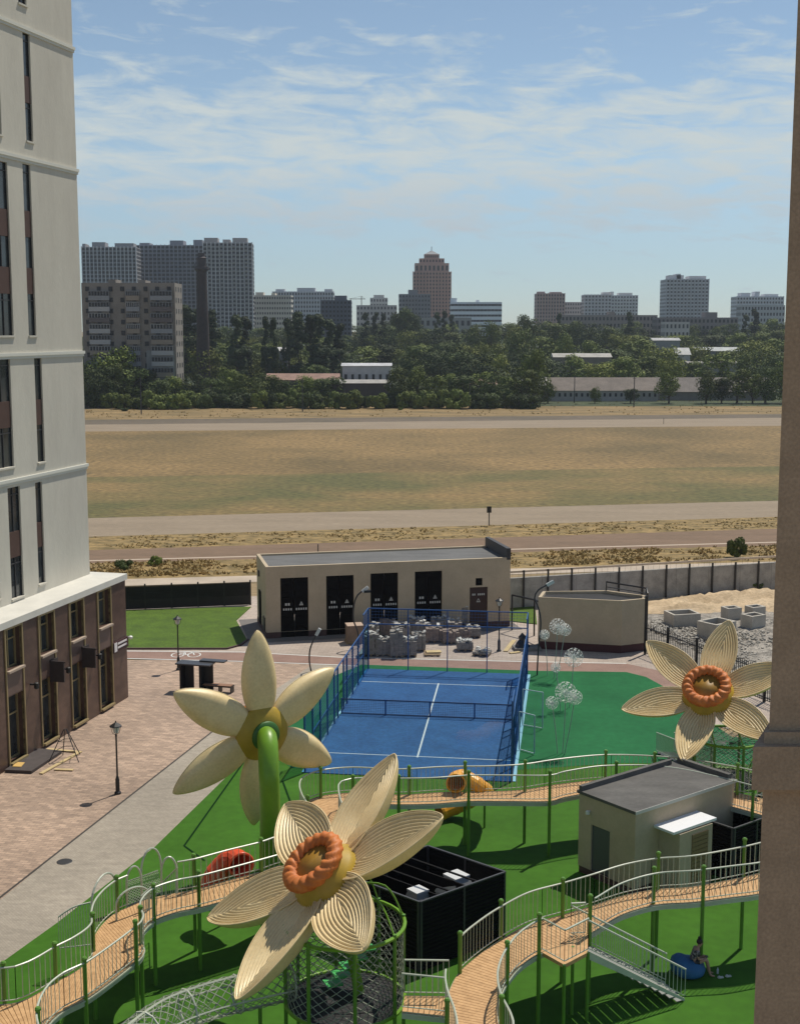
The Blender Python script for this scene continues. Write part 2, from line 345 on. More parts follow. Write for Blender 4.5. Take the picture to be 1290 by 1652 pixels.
# grass blades standing on the bank and strips (uncountable)
tm = M(); rnd = random.Random(3)
def tufts(x0, x1, fa, fb, n, h, seed):
    r = random.Random(seed)
    for _ in range(n):
        x = r.uniform(x0, x1); t = r.random(); q = (x-140)/1110; y = (fa[0]+(fa[1]-fa[0])*q)*(1-t)+(fb[0]+(fb[1]-fb[0])*q)*t
        p = G(x, y)
        if math.sin(p.x*.9)+math.sin(p.x*.31+2)+math.sin(p.y*1.3+p.x*.2) < r.uniform(-1.6, .6): continue
        hh = h*r.uniform(.4, 1.5)
        for _k in range(3):
            a = r.uniform(0, 6.3); l = Vector((math.cos(a), math.sin(a), 0)); o = l*r.uniform(0, .3)
            tm.add([p+o-l*.12, p+o+l*.12, p+o+Vector((r.uniform(-.25, .25), r.uniform(-.25, .25), hh))], [(0, 1, 2)])
tufts(100, 1290, (909, 880), (933, 903), 3800, .2, 1); tufts(100, 1290, (867, 835), (887, 852), 1500, .13, 2); tufts(120, 1290, (662, 642), (676, 667), 900, .3, 4)
g = tm.build('dry_grass', mat('straw', (.46, .32, .13), .9, c2=(.27, .20, .07), scale=.6)); tag(g, 'tall straw coloured grass along the bank and the track verges', 'grass'); g['kind'] = 'stuff'

# ================================================================== NEAR WALL (our own building) on the right
m_stucco = mat('brown_stucco', (.44, .315, .215), .95, c2=(.37, .265, .18), scale=9, fine=.14, bump=.12, bscale=90)
t = thing('building_pier', 'rough brown stucco pier edge close by at the side of the view', 'building', (1.6, 4, 0))
Xw = (1254-CX)/F*4/cp
zb1, zb0 = ZAT((0, 4), 1196), ZAT((0, 4), 1272)
M().prism([(Xw, 4), (3.4, 4), (3.4, 4.6), (Xw+.3, 4.6)], zb1-.01, 34).build('wall', m_stucco, t)
M().prism([(Xw-.012, 4.0), (3.4, 4.0), (3.4, 4.62), (Xw+.3, 4.62)], 12, ZAT((0, 4), 1272)-.002).build('wall', m_stucco, t)
zb1, zb0 = ZAT((0, 4), 1196), ZAT((0, 4), 1272)
bm_ = M(); pr = [(-.055, zb0+.02), (-.055, zb1), (-.01, zb1+.035), (0, zb1+.05)]
bm_.prism([(Xw-.062, 3.95), (3.4, 3.95), (3.4, 4.65), (Xw+.27, 4.65)], zb0+.012, zb1-.002)
bm_.prism([(Xw-.035, 3.97), (3.4, 3.97), (3.4, 4.64), (Xw+.28, 4.64)], zb0-.002, zb0+.012)
bm_.prism([(Xw-.02, 3.98), (3.4, 3.98), (3.4, 4.64), (Xw+.28, 4.64)], zb1-.002, zb1+.035)
bm_.build('ledge', m_stucco, t)

# ================================================================== APARTMENT TOWER ON PODIUM (left)
P_c, P_0 = G(207, 1125), G(0, 1250)
fd = (P_c-P_0).normalized(); fn = Vector((fd.y, -fd.x, 0))     # outward (to the right)
inn = -fn
PT = ZAT(P_c, 925.5)
m_gran = paving('brown_granite', [(.10, .066, .055), (.075, .05, .043), (.05, .035, .03)], 1.2, .6, .01, stain=.2)
# granite tiles: vertical coords -> use generated noise instead
m_gran = mat('brown_granite_cladding', (.13, .078, .06), .35, c2=(.075, .044, .035), scale=.8, fine=.15, stretch=(1, 1, 2))
m_tower = mat('pale_render', (.61, .58, .50), .92, c2=(.54, .51, .44), scale=.35, bump=.2, bscale=14, fine=.03, stretch=(1, 1, .3))
def on_plane(px, py, P0, off=0):
    r = ray(px, py); o = Vector((0, 0, HC)); Q = Vector((P0.x, P0.y, 0))+inn*off
    t_ = (Q-Vector((0, 0, 0))).dot(fn)/r.dot(fn) if abs(r.dot(fn)) > 1e-9 else 0
    p = o+r*t_; return (p-Q).dot(fd), p.z
pod = thing('podium_building', 'brown granite two storey podium with gold framed windows below the pale tower', 'building', (P_c.x-8, P_c.y-8, 0))
S_ = lambda px, py: on_plane(px, py, P_c)
cols_px = [((8, 38), 1010), ((56, 83), 990), ((107, 134), 966), ((156, 180), 947)]
holes = []; wins = []
# window columns found on the facade: upper opening then tall door opening (pixel corners taken mid column)
spec = [((9, 1016), (37, 1080), (10, 1128), (41, 1215)), ((57, 993), (83, 1052), (60, 1110), (86, 1196)), ((108, 970), (134, 1029), (112, 1072), (136, 1162)), ((156, 951), (179, 1006), (160, 1048), (182, 1132))]
for (ul, ur, dl_, dr_) in spec:
    sa = (S_(ul[0], ul[1])[0]+S_(dl_[0], dl_[1])[0])/2; sb = (S_(ur[0], ur[1])[0]+S_(dr_[0], dr_[1])[0])/2
    wins.append((sa, sb))
wz1 = S_(168, 952)[1]; wz0 = S_(168, 1010)[1]; dz1 = S_(171, 1046)[1]; dz0 = .25
pitch_s = (wins[3][0]-wins[0][0])/3; ww = sum(b-a for a, b in wins)/4
cols_s = [wins[3][0]-k*pitch_s for k in range(12)]
for sa in cols_s:
    holes += [(sa, sa+ww, wz0, wz1), (sa, sa+ww, dz0, dz1)]
pm = M(); wall_holes(pm, P_c, fd, -60, 0, 0, PT-.35, holes, .45, inn)
B = Vector((P_c.x, P_c.y, 0)); 
def PB(s, d, z): return B+fd*s+inn*d+Vector((0, 0, z))
pm.quad(PB(0, 0, 0), PB(0, 30, 0), PB(0, 30, PT-.35), PB(0, 0, PT-.35))
pm.quad(PB(-60, 0, PT-.36), PB(0, 0, PT-.36), PB(0, 30, PT-.36), PB(-60, 30, PT-.36))
pm.quad(PB(-60, .46, 0), PB(0, .46, 0), PB(0, .46, PT-.36), PB(-60, .46, PT-.36))
pm.build('wall', m_gran, pod)
cm = M(); cm.box(PB(-30, 15-.04, PT-.17), (60.16, 30.16, .34), math.atan2(fd.y, fd.x)); cm.build('roof_slab', mat('white_roof', (.68, .66, .60), .85, c2=(.60, .585, .535), scale=.8), pod)
m_gold = mat('gold_frame', (.33, .26, .135), .4, metal=.2)
m_gran2 = mat('granite_spandrel', (.15, .10, .085), .4, var=.2, scale=1)
ROTF = math.atan2(fd.y, fd.x)
for i, sa in enumerate(cols_s[:7]):
    fr = M(); za, zb = dz0, wz1
    for s_ in (sa-.05, sa+ww+.05): fr.box(PB(s_, .02, (za+zb)/2), (.10, .16, zb-za+.2), ROTF)
    fr.box(PB(sa+ww/2, .02, zb+.05), (ww, .14, .10), ROTF); fr.box(PB(sa+ww/2, .0, .20), (ww, .34, .10), ROTF)
    fo = fr.build('window_surround', m_gold, pod)
    s1 = M(); s1.box(PB(sa+ww/2, .02, (wz0+dz1)/2-.05), (ww, .06, wz0-dz1-.22), ROTF); s1.build('spandrel', m_gran2, fo)
    s2 = M(); s2.box(PB(sa+ww/2, -.08, wz0-.06), (ww, .22, .11), ROTF); s2.build('sill', mat('sill_stone', (.42, .33, .26), .7), fo)
    wf = M(); z0, z1 = wz0, wz1
    for s_ in (sa+.04, sa+ww*.5, sa+ww-.04): wf.box(PB(s_, .36, (z0+z1)/2), (.08, .08, z1-z0), ROTF)
    for z_ in (z0+.04, z1-.04, z0+(z1-z0)*.7): wf.box(PB(sa+ww/2, .365, z_), (ww, .07, .07), ROTF)
    wo_ = wf.build('window_frame', m_gold, pod); M().box(PB(sa+ww/2, .42, (z0+z1)/2), (ww, .03, z1-z0), ROTF).build('pane', m_glassd, wo_)
    wf = M(); z0, z1 = dz0, dz1
    for s_ in (sa+.05, sa+ww*.36, sa+ww-.05): wf.box(PB(s_, .36, (z0+z1)/2), (.09, .08, z1-z0), ROTF)
    for z_ in (z0+.05, z1-.04, z0+(z1-z0)*.68): wf.box(PB(sa+ww/2, .365, z_), (ww, .07, .08), ROTF)
    wo_ = wf.build('door_frame', m_gold, pod); M().box(PB(sa+ww/2, .42, (z0+z1)/2), (ww, .03, z1-z0), ROTF).build('pane', m_glassd, wo_)
# vertical joints in the cladding
# tower above
T0 = G(145, 926, PT)
setb = (B-Vector((T0.x, T0.y, 0))).dot(fn)
sT = (Vector((T0.x, T0.y, 0))-B).dot(fd)
tw = thing('apartment_tower', 'tall pale rendered apartment tower with slim paired windows and brown spandrels', 'building', (T0.x-8, T0.y-8, PT))
TQ = Vector((T0.x, T0.y, 0))
def ST(px, py):
    r = ray(px, py); o = Vector((0, 0, HC)); t_ = TQ.dot(fn)/r.dot(fn); p = o+r*t_; return (p-TQ).dot(fd), p.z
def TP(s, d, z): return TQ+fd*s+inn*d+Vector((0, 0, z))
TOP = 66
cr = [ZAT(TQ, y) for y in (750, 568, 275, 78)]
zb = [(PT+.9, cr[0]-1.2), (cr[0]+.45, cr[1]-.55), (cr[1]+1.0, cr[2]-.3), (cr[2]+1.0, cr[3]-.3), (cr[3]+1.2, cr[3]+13)]
gaps = []
narrow = [((56.6, 779), (73.6, 939)), ((55, 578), (73, 744)), ((36, 263), (59, 541)), ((36, 50), (54, 229)), ((27, -60), (43, 9))]
wide = [((12, 788), (39, 960)), ((-12, 578), (23, 752)), ((-14, 256), (22.5, 541)), ((-25, 20), (3, 217)), None]
th = []
for nw in narrow:
    (x0, y0), (x1, y1) = nw; sa, zt = ST(x0, y0); sb, zl = ST(x1, y1); th.append([sa, sb, min(zt, zl), max(zt, zl)])
for wd in wide:
    if wd: (x0, y0), (x1, y1) = wd; sa, zt = ST(x0, y0); sb, zl = ST(x1, y1); th.append([sa, sb, min(zt, zl), max(zt, zl)])
n_named = len(th)
# the same pairs repeat along the facade, out of frame
more = []
for h in th[:8]:
    for k in (1, 2): more.append([h[0]-4.6*k, h[1]-4.6*k, h[2], h[3]])
more = [h for h in more if all(h[1] < o[0]-.15 or h[0] > o[1]+.15 or h[3] < o[2] or h[2] > o[3] for o in th)]
fin = []
for h in th+more:
    if all(h[1] < o[0]-.05 or h[0] > o[1]+.05 or h[3] < o[2] or h[2] > o[3] for o in fin): fin.append(h)
tmh = M(); wall_holes(tmh, TQ, fd, -46, 0, PT+.002, TOP, fin, .17, inn)
tmh.quad(TP(0, 0, PT), TP(0, 24, PT), TP(0, 24, TOP), TP(0, 0, TOP)); tmh.quad(TP(-46, 0, TOP), TP(0, 0, TOP), TP(0, 24, TOP), TP(-46, 24, TOP))
tmh.quad(TP(-46, 0, PT), TP(-46, 24, PT), TP(-46, 24, TOP), TP(-46, 0, TOP)); tmh.quad(TP(-46, 24, PT), TP(0, 24, PT), TP(0, 24, TOP), TP(-46, 24, TOP))
tmh.quad(TP(-46, .2, PT), TP(0, .2, PT), TP(0, .2, TOP), TP(-46, .2, TOP))
tmh.build('wall', m_tower, tw)
m_sp = mat('brown_spandrel', (.085, .042, .03), .6, var=.15, scale=2)
for h in fin:
    a, b, c, d = h; hh = d-c; nfl = max(1, round(hh/3.2)) if hh > 3 else 1
    fr = M(); cx_ = (a+b)/2
    for s_ in ((a+.03, b-.03) if b-a < .8 else (a+.03, cx_, b-.03)): fr.box(TP(s_, .12, (c+d)/2), (.06, .06, hh), ROTF)
    fl = hh/nfl
    for k in range(nfl):
        z = c+fl*k
        if k: fr.box(TP(cx_, .12, z), (b-a, .06, .06), ROTF)
        fr.box(TP(cx_, .12, z+fl*.62), (b-a-.1, .06, .06), ROTF) if not k else fr.box(TP(cx_, .12, z+fl*.86), (b-a-.1, .06, .06), ROTF)
    fo = fr.build('window', m_dark, tw)
    M().box(TP(cx_, .15, (c+d)/2), (b-a, .02, hh), ROTF).build('pane', m_glassd, fo)
    for k in range(1, nfl):
        z = c+fl*k; M().box(TP(cx_, .10, z-.1), (b-a-.02, .06, 1.35), ROTF).build('spandrel', m_sp, fo)
    M().box(TP(cx_, .04, c-.05), (b-a+.1, .24, .09), ROTF).build('sill', m_tower, fo)
for z in cr+[cr[-1]+13]:
    cm = M(); cm.box(TP(-23, -.045, z), (46.2, .13, .16), ROTF); cm.box(TP(-23, -.02, z-.15), (46.1, .08, .14), ROTF); cm.box(TP(.06, 12.03, z), (.12, 24, .16), ROTF); cm.build('cornice', mat('cornice_render', (.66, .655, .59), .9), tw)
# shop signs on the podium
def facade_box(s, d, z, sz, m, name, label, cat, extra=None):
    o = M().box(PB(s, d, z), sz, ROTF).build(name, m); move_origin(o, PB(s, d, z)); return tag(o, label, cat)
s_, z_ = S_(193, 1040)
sg = thing('sign', 'small white lettered sign plate near the podium corner', 'sign', PB(s_, -.1, z_-.3))
M().box(PB(s_, -.06, z_), (1.9, .08, .62), ROTF).build('plate', mat('maroon_plate', (.06, .02, .025), .5), sg)
lt = M(); lt.box(PB(s_-.72, -.115, z_), (.34, .02, .52), ROTF); lt.box(PB(s_+.12, -.115, z_+.15), (1.15, .02, .10), ROTF); lt.box(PB(s_+.12, -.115, z_-.08), (1.15, .02, .10), ROTF); lt.build('lettering', mat('sign_white', (.8, .76, .76), .5), sg)
s_, z_ = S_(205, 1027); o = M().lathe(PB(s_-.12, -.28, z_), [(.04, -.12), (.12, -.06), (.13, .04), (.04, .1)], 10).box(PB(s_-.12, -.14, z_), (.05, .3, .05), ROTF).build('lamp', mat('lamp_white', (.7, .72, .66), .4), smooth=False); tag(o, 'small white globe lamp on the podium corner', 'lamp')
for (px, py, lb) in ((86, 1080, 'dark square sign hung over the second door of the brown podium'), (137, 1058, 'dark square sign hung over the third door of the brown podium')):
    s_, z_ = S_(px, py); t = thing('hanging_sign', lb, 'sign', PB(s_, -.3, z_-.6))
    M().box(PB(s_-.35, -.42, z_), (.08, .8, 1.1), ROTF).box(PB(s_-.02, -.06, z_), (.75, .08, 1.15), ROTF).build('panel', mat('sign_panel', (.045, .035, .035), .5, var=.3, scale=4), t)
    M().tube([PB(s_-.35, 0, z_+.5), PB(s_-.35, -.9, z_+.5)], .03, 6).build('bracket', m_black, t)
    s3, z3 = S_(px+15, py-1); o = M().box(PB(s3, -.15, z3), (.1, .34, .07), ROTF).lathe(PB(s3, -.34, z3+.02), [(.05, -.25), (.13, -.2), (.12, .06), (.05, .1)], 8).build('wall_lamp', m_black); tag(o, 'black wall lamp beside the '+('second' if px < 100 else 'third')+' door of the brown podium', 'lamp')
s_, z_ = S_(49, 1104); o = M().box(PB(s_, -.15, z_), (.1, .34, .07), ROTF).lathe(PB(s_, -.34, z_+.02), [(.05, -.25), (.13, -.2), (.12, .06), (.05, .1)], 8).build('wall_lamp', m_black); tag(o, 'black wall lamp between the first and second door of the brown podium', 'lamp')
# doorstep platform, mat, pallet boards, easel
pl = [G(8, 1247), G(51, 1249), G(100, 1216), G(60, 1212)]
t = thing('entrance_platform', 'dark low entrance platform with a yellow mat at the podium foot', 'platform', (G(45, 1232)))
M().prism([(p.x, p.y) for p in pl], .02, .16).build('slab', mat('dark_slab', (.075, .06, .058), .7, var=.3, scale=3), t)
ym = [G(20, 1237.5, .16), G(34, 1238, .16), G(40, 1231, .16), G(27, 1230.5, .16)]
M().prism([(p.x, p.y) for p in ym], .162, .19).build('doormat', mat('yellow_mat', (.62, .40, .13), .9), t)
m_plank = mat('yellow_plank', (.62, .48, .25), .8, var=.2, scale=3)
for i, (a, b, lb) in enumerate([((66, 1250), (130, 1214), 'long pale yellow plank lying on the plaza by the dark platform'), ((88, 1243), (118, 1244), 'short pale yellow plank crossing the long one on the plaza'), ((76, 1210), (128, 1215), 'pale yellow plank lying behind the metal trestle')]):
    a, b = G(*a), G(*b); d = b-a; o = M().box((a+b)/2+Vector((0, 0, .05)), (d.length, .2, .05), math.atan2(d.y, d.x)).build('plank', m_plank); move_origin(o, (a+b)/2); tag(o, lb, 'plank')
t = thing('metal_trestle', 'thin dark metal trestle standing by the podium door', 'trestle', G(107, 1225))
q = G(107, 1226); em = M(); tp = q+Vector((0, 0, 1.6))
for dx, dy in ((-.75, -.5), (.75, -.5), (-.35, .7), (.5, .8)): em.tube([q+Vector((dx, dy, .03)), tp+Vector((dx*.08, dy*.08, 0))], .025, 5)
em.build('legs', m_dark, t)
em = M()
for z, k in ((.55, .66), (1.0, .4)):
    rng = [q+Vector((dx*k, dy*k, z)) for dx, dy in ((-.75, -.5), (.75, -.5), (.5, .8), (-.35, .7))]; em.tube(rng, .02, 4, closed=True)
em.build('braces', m_dark, t)

# ================================================================== UTILITY BUILDINGS
def frame_from(a, b):
    d = (b-a); d.z = 0; L_ = d.length; d.normalize(); return d, Vector((-d.y, d.x, 0)), L_
# --- garage like transformer building
a0 = G(430, 1031); b0 = G(822, 1011); gd, gb, GL = frame_from(a0, b0); GH = ZAT(a0, 918.5); GD = (G(406, 898, GH)-G(432, 919, GH)).dot(gb)
gar = thing('transformer_building', 'long beige transformer building with four tall black double doors', 'building', a0)
GR = math.atan2(gd.y, gd.x)
def GP(s, d, z): return Vector((a0.x, a0.y, 0))+gd*s+gb*d+Vector((0, 0, z))
def GS(px, py):
    r = ray(px, py); Q = Vector((a0.x, a0.y, 0)); t_ = Q.dot(gb)/r.dot(gb); p = Vector((0, 0, HC))+r*t_; return (p-Q).dot(gd), p.z
doors = []
for (x0, y0, x1, y1) in ((452, 933, 497, 1028), (526, 929.5, 570.5, 1024), (597.5, 925.5, 642, 1020), (669, 922.5, 713, 1016)):
    s0, z1 = GS(x0, y0); s1, _ = GS(x1, y0); doors.append((s0, s1, .02, z1))
sd0, sz1 = GS(757.5, 948); sd1, _ = GS(786.5, 948); sv0, vz1 = GS(767, 933); sv1, vz0 = GS(778, 944.5)
gm_ = M(); wall_holes(gm_, a0, gd, 0, GL, .45, GH, [(a, b, .45, d) for a, b, c, d in doors]+[(sd0, sd1, .45, sz1), (sv0, sv1, vz0, vz1)], .22, gb)
gm_.quad(GP(0, 0, .45), GP(0, GD, .45), GP(0, GD, GH), GP(0, 0, GH)); gm_.quad(GP(GL, 0, .45), GP(GL, GD, .45), GP(GL, GD, GH), GP(GL, 0, GH)); gm_.quad(GP(0, GD, .45), GP(GL, GD, .45), GP(GL, GD, GH), GP(0, GD, GH))
for s, d, w_, dd in ((GL/2, .12, GL, .24), (GL/2, GD-.12, GL, .24), (.12, GD/2, .24, GD-.48)): gm_.box(GP(s, d, GH+.08), (w_, dd, .16), GR)
gm_.build('wall', m_beige, gar)
pm = M(); xs_ = [0]+[v for a, b, c, d in doors for v in (a, b)]+[sd0, sd1, GL]
for i in range(0, len(xs_), 2): pm.box(GP((xs_[i]+xs_[i+1])/2, .01, .225), (xs_[i+1]-xs_[i], .06, .45), GR)
pm.box(GP(.01, GD/2, .225), (.06, GD-.1, .45), GR); pm.build('plinth', m_plinth, gar)
M().box(GP(GL/2, GD/2, GH-.02), (GL-.48, GD-.48, .12), GR).build('roof', mat('pale_felt', (.15, .15, .15), .9, c2=(.11, .11, .11), scale=.35, fine=.1, stretch=(1, 3, 1)), gar)
pw = M(); pw.box(GP(GL-.14, GD/2, GH+.42), (.3, GD+.04, .84), GR); 
pw.build('parapet', mat('dark_parapet', (.035, .035, .04), .6), gar)
m_door = mat('black_door', (.005, .004, .004), .9, spec=.1); m_sign = mat('door_sign_white', (.55, .55, .52), .6)
def tri(m, c, r, u, y):
    up = Vector((0, 0, 1)); pts = [c+up*r, c-u*r*.9-up*r*.7, c+u*r*.9-up*r*.7]; q = [c+(p-c)*.55 for p in pts]
    for i in range(3): m.quad(pts[i]+y, pts[(i+1) % 3]+y, q[(i+1) % 3]+y, q[i]+y)
for a, b, c, d in doors:
    w_ = (b-a)/2
    for k in range(2):
        lf = M(); lf.box(GP(a+w_*(k+.5), .14, (c+d)/2), (w_-.03, .06, d-c-.04), GR)
        for q in range(1, 9): lf.box(GP(a+w_*(k+.5), .10, c+(d-c)*q/9), (w_-.12, .03, .03), GR)
        o = lf.build('door_leaf', m_door, gar)
        sg = M(); zt = c+(d-c)*.56; sx = a+w_*(k+.5)
        if k:
            tri(sg, GP(sx, .07, zt), .17, gd, Vector((0, 0, 0)))
            sg.box(GP(sx, .07, zt-.02), (.05, .01, .14), GR)
        else:
            for q in (-1, 1): sg.box(GP(sx+q*.1, .07, zt-.02), (.13, .01, .17), GR)
        for q in range(4 if not k else 5): sg.box(GP(sx+(q-(1.5 if not k else 2))*.17, .07, zt-.38), (.10, .01, .15), GR)
        sg.build('door_sign', m_sign, o)
    M().lathe(GP(a+w_*1.05, .07, c+1.6), [(.04, -.05), (.05, 0), (.04, .05)], 8).build('handle', m_dark, o)
lf = M().box(GP((sd0+sd1)/2, .14, sz1/2), (sd1-sd0, .06, sz1), GR); o = lf.build('small_door', mat('maroon_door', (.035, .012, .012), .5), gar)
sg = M(); tri(sg, GP((sd0+sd1)/2, .09, sz1-1.0), .17, gd, Vector((0, 0, 0)))
for q in range(7):
    if q != 2: sg.box(GP((sd0+sd1)/2+(q-3)*.14, .09, sz1-.55), (.09, .01, .14), GR)
sg.build('door_sign', m_sign, o)
vm_ = M()
for q in range(6): vm_.box(GP((sv0+sv1)/2, .12, vz0+(vz1-vz0)*(q+.5)/6), (sv1-sv0, .1, .04), GR)
vm_.box(GP((sv0+sv1)/2, .19, (vz0+vz1)/2), (sv1-sv0, .02, vz1-vz0), GR); vm_.build('vent', m_door, gar)
# side door and vents on the end wall
M().box(GP(-.04, GD*.62, 1.6), (.08, 1.0, 2.4), GR).build('side_door', m_door, gar); M().box(GP(-.04, GD*.2, .9), (.08, .9, .9), GR).build('side_vent', m_dark, gar); M().box(GP(-.05, GD*.72, GH-1.0), (.1, .5, .4), GR).build('side_vent', m_dark, gar)
# apron round it
M().poly([GP(-1.3, -1.1, .03), GP(GL+.6, -1.1, .03), GP(GL+.6, GD+1, .03), GP(-1.3, GD+1, .03)]).build('apron', mat('apron_concrete', (.19, .175, .165), .9, var=.2, scale=.8), kind='structure')
# --- second beige utility building with inset roof
u = [G(867, 1047), G(1001, 1054.5), G(1039, 1050)]
UH = ZAT(u[1], 969.5)
ul = Vector((u[0].x, u[0].y, 0)); um = Vector((u[1].x, u[1].y, 0)); ur = Vector((u[2].x, u[2].y, 0))
bk = Vector((-.05, 1, 0)).normalized()
ubl = G(875, 954, UH); ubl.z = 0; ubr = G(980, 952.5, UH); ubr.z = 0; ubr2 = G(1035, 962, UH); ubr2.z = 0
foot = [ul, um, ur, ubr2+Vector((.3, .3, 0)), ubr, ubl]
ub = thing('utility_building', 'low windowless beige utility building with dark red plinth and sunken roof', 'building', um)
cen = sum(foot, Vector())/len(foot)
um_ = M()
ins = [p+(cen-p).normalized()*.22 for p in foot]
n = len(foot)
for i in range(n):
    a, b = foot[i], foot[(i+1) % n]; c, d = ins[i], ins[(i+1) % n]; Z = Vector((0, 0, 1))
    um_.quad(a+Z*.55, b+Z*.55, b+Z*UH, a+Z*UH); um_.quad(a+Z*UH, b+Z*UH, d+Z*UH, c+Z*UH); um_.quad(c+Z*UH, d+Z*UH, d+Z*(UH-.22), c+Z*(UH-.22))
um_.build('wall', m_beige, ub)
um_ = M(); Z = Vector((0, 0, 1))
for i in range(n):
    a, b = foot[i], foot[(i+1) % n]; a = a+(cen-a).normalized()*.03; b = b+(cen-b).normalized()*.03; um_.quad(a, b, b+Z*.55, a+Z*.55)
um_.build('plinth', mat('red_plinth', (.07, .018, .02), .7), ub)
M().poly([p+Z*(UH-.18) for p in ins]).build('roof', mat('dark_felt', (.035, .035, .038), .95, var=.3, scale=.6), ub)
fr = M(); q1 = G(973, 943, UH+.9); q2 = G(1040, 965, UH+.9); 
q1 = Vector((ubr.x-.1, ubr.y, UH+.6)); q2 = Vector((ur.x+.15, ur.y+.15, UH+.35)); q3 = Vector((ubr2.x+.3, ubr2.y, UH+.55))
fr.tube([q1-Z*.9, q1, q3, q2, q2-Z*3.6], .06, 6); fr.tube([q3, q3-Z*1.0], .05, 6); fr.tube([q1-Z*.35, q3-Z*.35, q2-Z*.35], .035, 5)
o = fr.build('pipe_frame', m_black); move_origin(o, (ur.x, ur.y, 0)); tag(o, 'black pipe frame standing at the corner of the low utility building', 'frame')
# --- substation shed in the playground
s_l, s_f, s_r = G(925, 1282, 3.3), G(1025, 1314, 3.3), G(1184, 1262, 3.3)
sf = Vector((s_f.x, s_f.y, 0)); sd, sb_, SL = frame_from(sf, s_r); sw = (Vector((s_l.x, s_l.y, 0))-sf).dot(sb_)
SR = math.atan2(sd.y, sd.x); SH = 3.3
shed = thing('substation_shed', 'beige flat roofed shed with grey roof and dark steel door in the playground', 'shed', sf)
def SP(s, d, z): return sf+sd*s+sb_*d+Vector((0, 0, z))
sm_ = M()
wall_holes(sm_, sf, sb_, 0, sw, .3, SH, [(sw*.62-.55, sw*.62+.45, .3, 2.2)], .12, sd)     # left end wall with the door
wall_holes(sm_, sf, sd, 0, SL, .3, SH, [], .1, sb_)
sm_.quad(SP(0, sw, .3), SP(SL, sw, .3), SP(SL, sw, SH), SP(0, sw, SH)); sm_.quad(SP(SL, 0, .3), SP(SL, sw, .3), SP(SL, sw, SH), SP(SL, 0, SH))
sm_.build('wall', m_beige, shed)
M().box(SP(SL/2, sw/2, .15), (SL-.05, sw-.05, .31), SR).build('plinth', m_plinth, shed)
M().box(SP(.10, sw*.62-.05, 1.15), (.05, 1.0, 2.05), SR).build('door', mat('grey_door', (.09, .095, .10), .5), shed)
rf = M(); rf.box(SP(SL/2, sw/2, SH+.06), (SL+.14, sw+.14, .12), SR); ro = rf.build('roof', m_roof, shed)
pm = M(); pm.box(SP(SL/2-.3, sw-.09, SH+.22), (SL-.55, .18, .2), SR); pm.box(SP(SL-.1, sw/2, SH+.22), (.2, sw-.3, .2), SR); pm.build('parapet', m_roof, ro)
M().box(SP(SL/2, -.075, SH+.065), (SL+.16, .02, .13), SR).build('flashing', mat('flashing', (.55, .54, .5), .5), ro)
M().lathe(SP(-.12, sw*.8, 2.7), [(.02, -.1), (.09, -.08), (.09, .04), (.02, .08)], 8).box(SP(-.05, sw*.8, 2.72), (.12, .05, .05), SR).build('lamp', m_white, shed)
# kiosk block with white canopy
k0 = G(1049, 1331, 2.55); k1 = G(1086, 1346.5, 2.55); k2 = G(1151, 1321.5, 2.55)
kk = thing('entrance_block', 'small beige block with brown shutter under a flat white canopy against the shed', 'kiosk', SP(SL*.52, -.6, 0))
def rel(p): v = Vector((p.x, p.y, 0))-sf; return v.dot(sd), v.dot(sb_)
ka, kb_, kc = rel(k0), rel(k1), rel(k2)
M().box(SP((ka[0]+.2+kc[0]-.2)/2, -.52, 1.25), (kc[0]-ka[0]-.5, 1.02, 2.45), SR).build('wall', m_beige, kk)
M().box(SP((ka[0]+kc[0])/2, (kb_[1])/2, 2.57), (kc[0]-ka[0]+.1, abs(kb_[1]), .1), SR).build('canopy', mat('canopy_white', (.82, .83, .86), .4), kk)
km = M()
for q in range(12): km.box(SP(kc[0]-1.0, -1.05, .35+q*.17), (.95, .03, .15), SR)
km.build('shutter', mat('brown_shutter', (.22, .15, .07), .6), kk)

# --- black louvred enclosures with condensers
m_louv = mat('black_louvre', (.006, .0055, .0065), .75, var=.3, scale=2, spec=.15)
def enclosure(p0, p1, p2, h, label, walls=1):
    p0, p1, p2 = [Vector((p.x, p.y, 0)) for p in (p0, p1, p2)]; p3 = p1+p2-p0; c = (p1+p2)/2
    t = thing('screen_enclosure', label, 'enclosure', c)
    for a, b in ((p0, p1), (p1, p3), (p3, p2), (p2, p0)):
        d, nn, l = frame_from(a, b); rt = math.atan2(d.y, d.x); m = M(); k = int(h/.14)
        for q in range(k): m.box((a+b)/2+Vector((0, 0, .08+q*h/k)), (l-.14, .03, .10), frame=(d, (nn*.9+Vector((0, 0, .45))).normalized(), (Vector((0, 0, .9))-nn*.45).normalized()))
        m.box((a+b)/2+Vector((0, 0, h/2))+nn*.02, (l-.1, .012, h-.06), rt)
        m.build('louvre_panel', m_louv, t)
        fm = M(); fm.box((a+b)/2+Vector((0, 0, h+.02)), (l, .07, .05), rt); 
        for q in range(int(l/1.4)+1): fm.box(a+d*(.05+(l-.1)*q/max(1, int(l/1.4)))+Vector((0, 0, h/2)), (.07, .09, h), rt)
        fm.build('frame', mat('frame_grey', (.05, .05, .055), .45), t)
    return t, p0, p1, p2, p3
e1 = enclosure(G(677, 1457, 2.5), G(815, 1408, 2.5), G(677, 1457, 2.5)+(G(690, 1366, 2.5)-G(815, 1408, 2.5)), 2.5, 'tall black louvred enclosure holding two grey condensers beside the net tower')
t, p0, p1, p2, p3 = e1
dm = M()
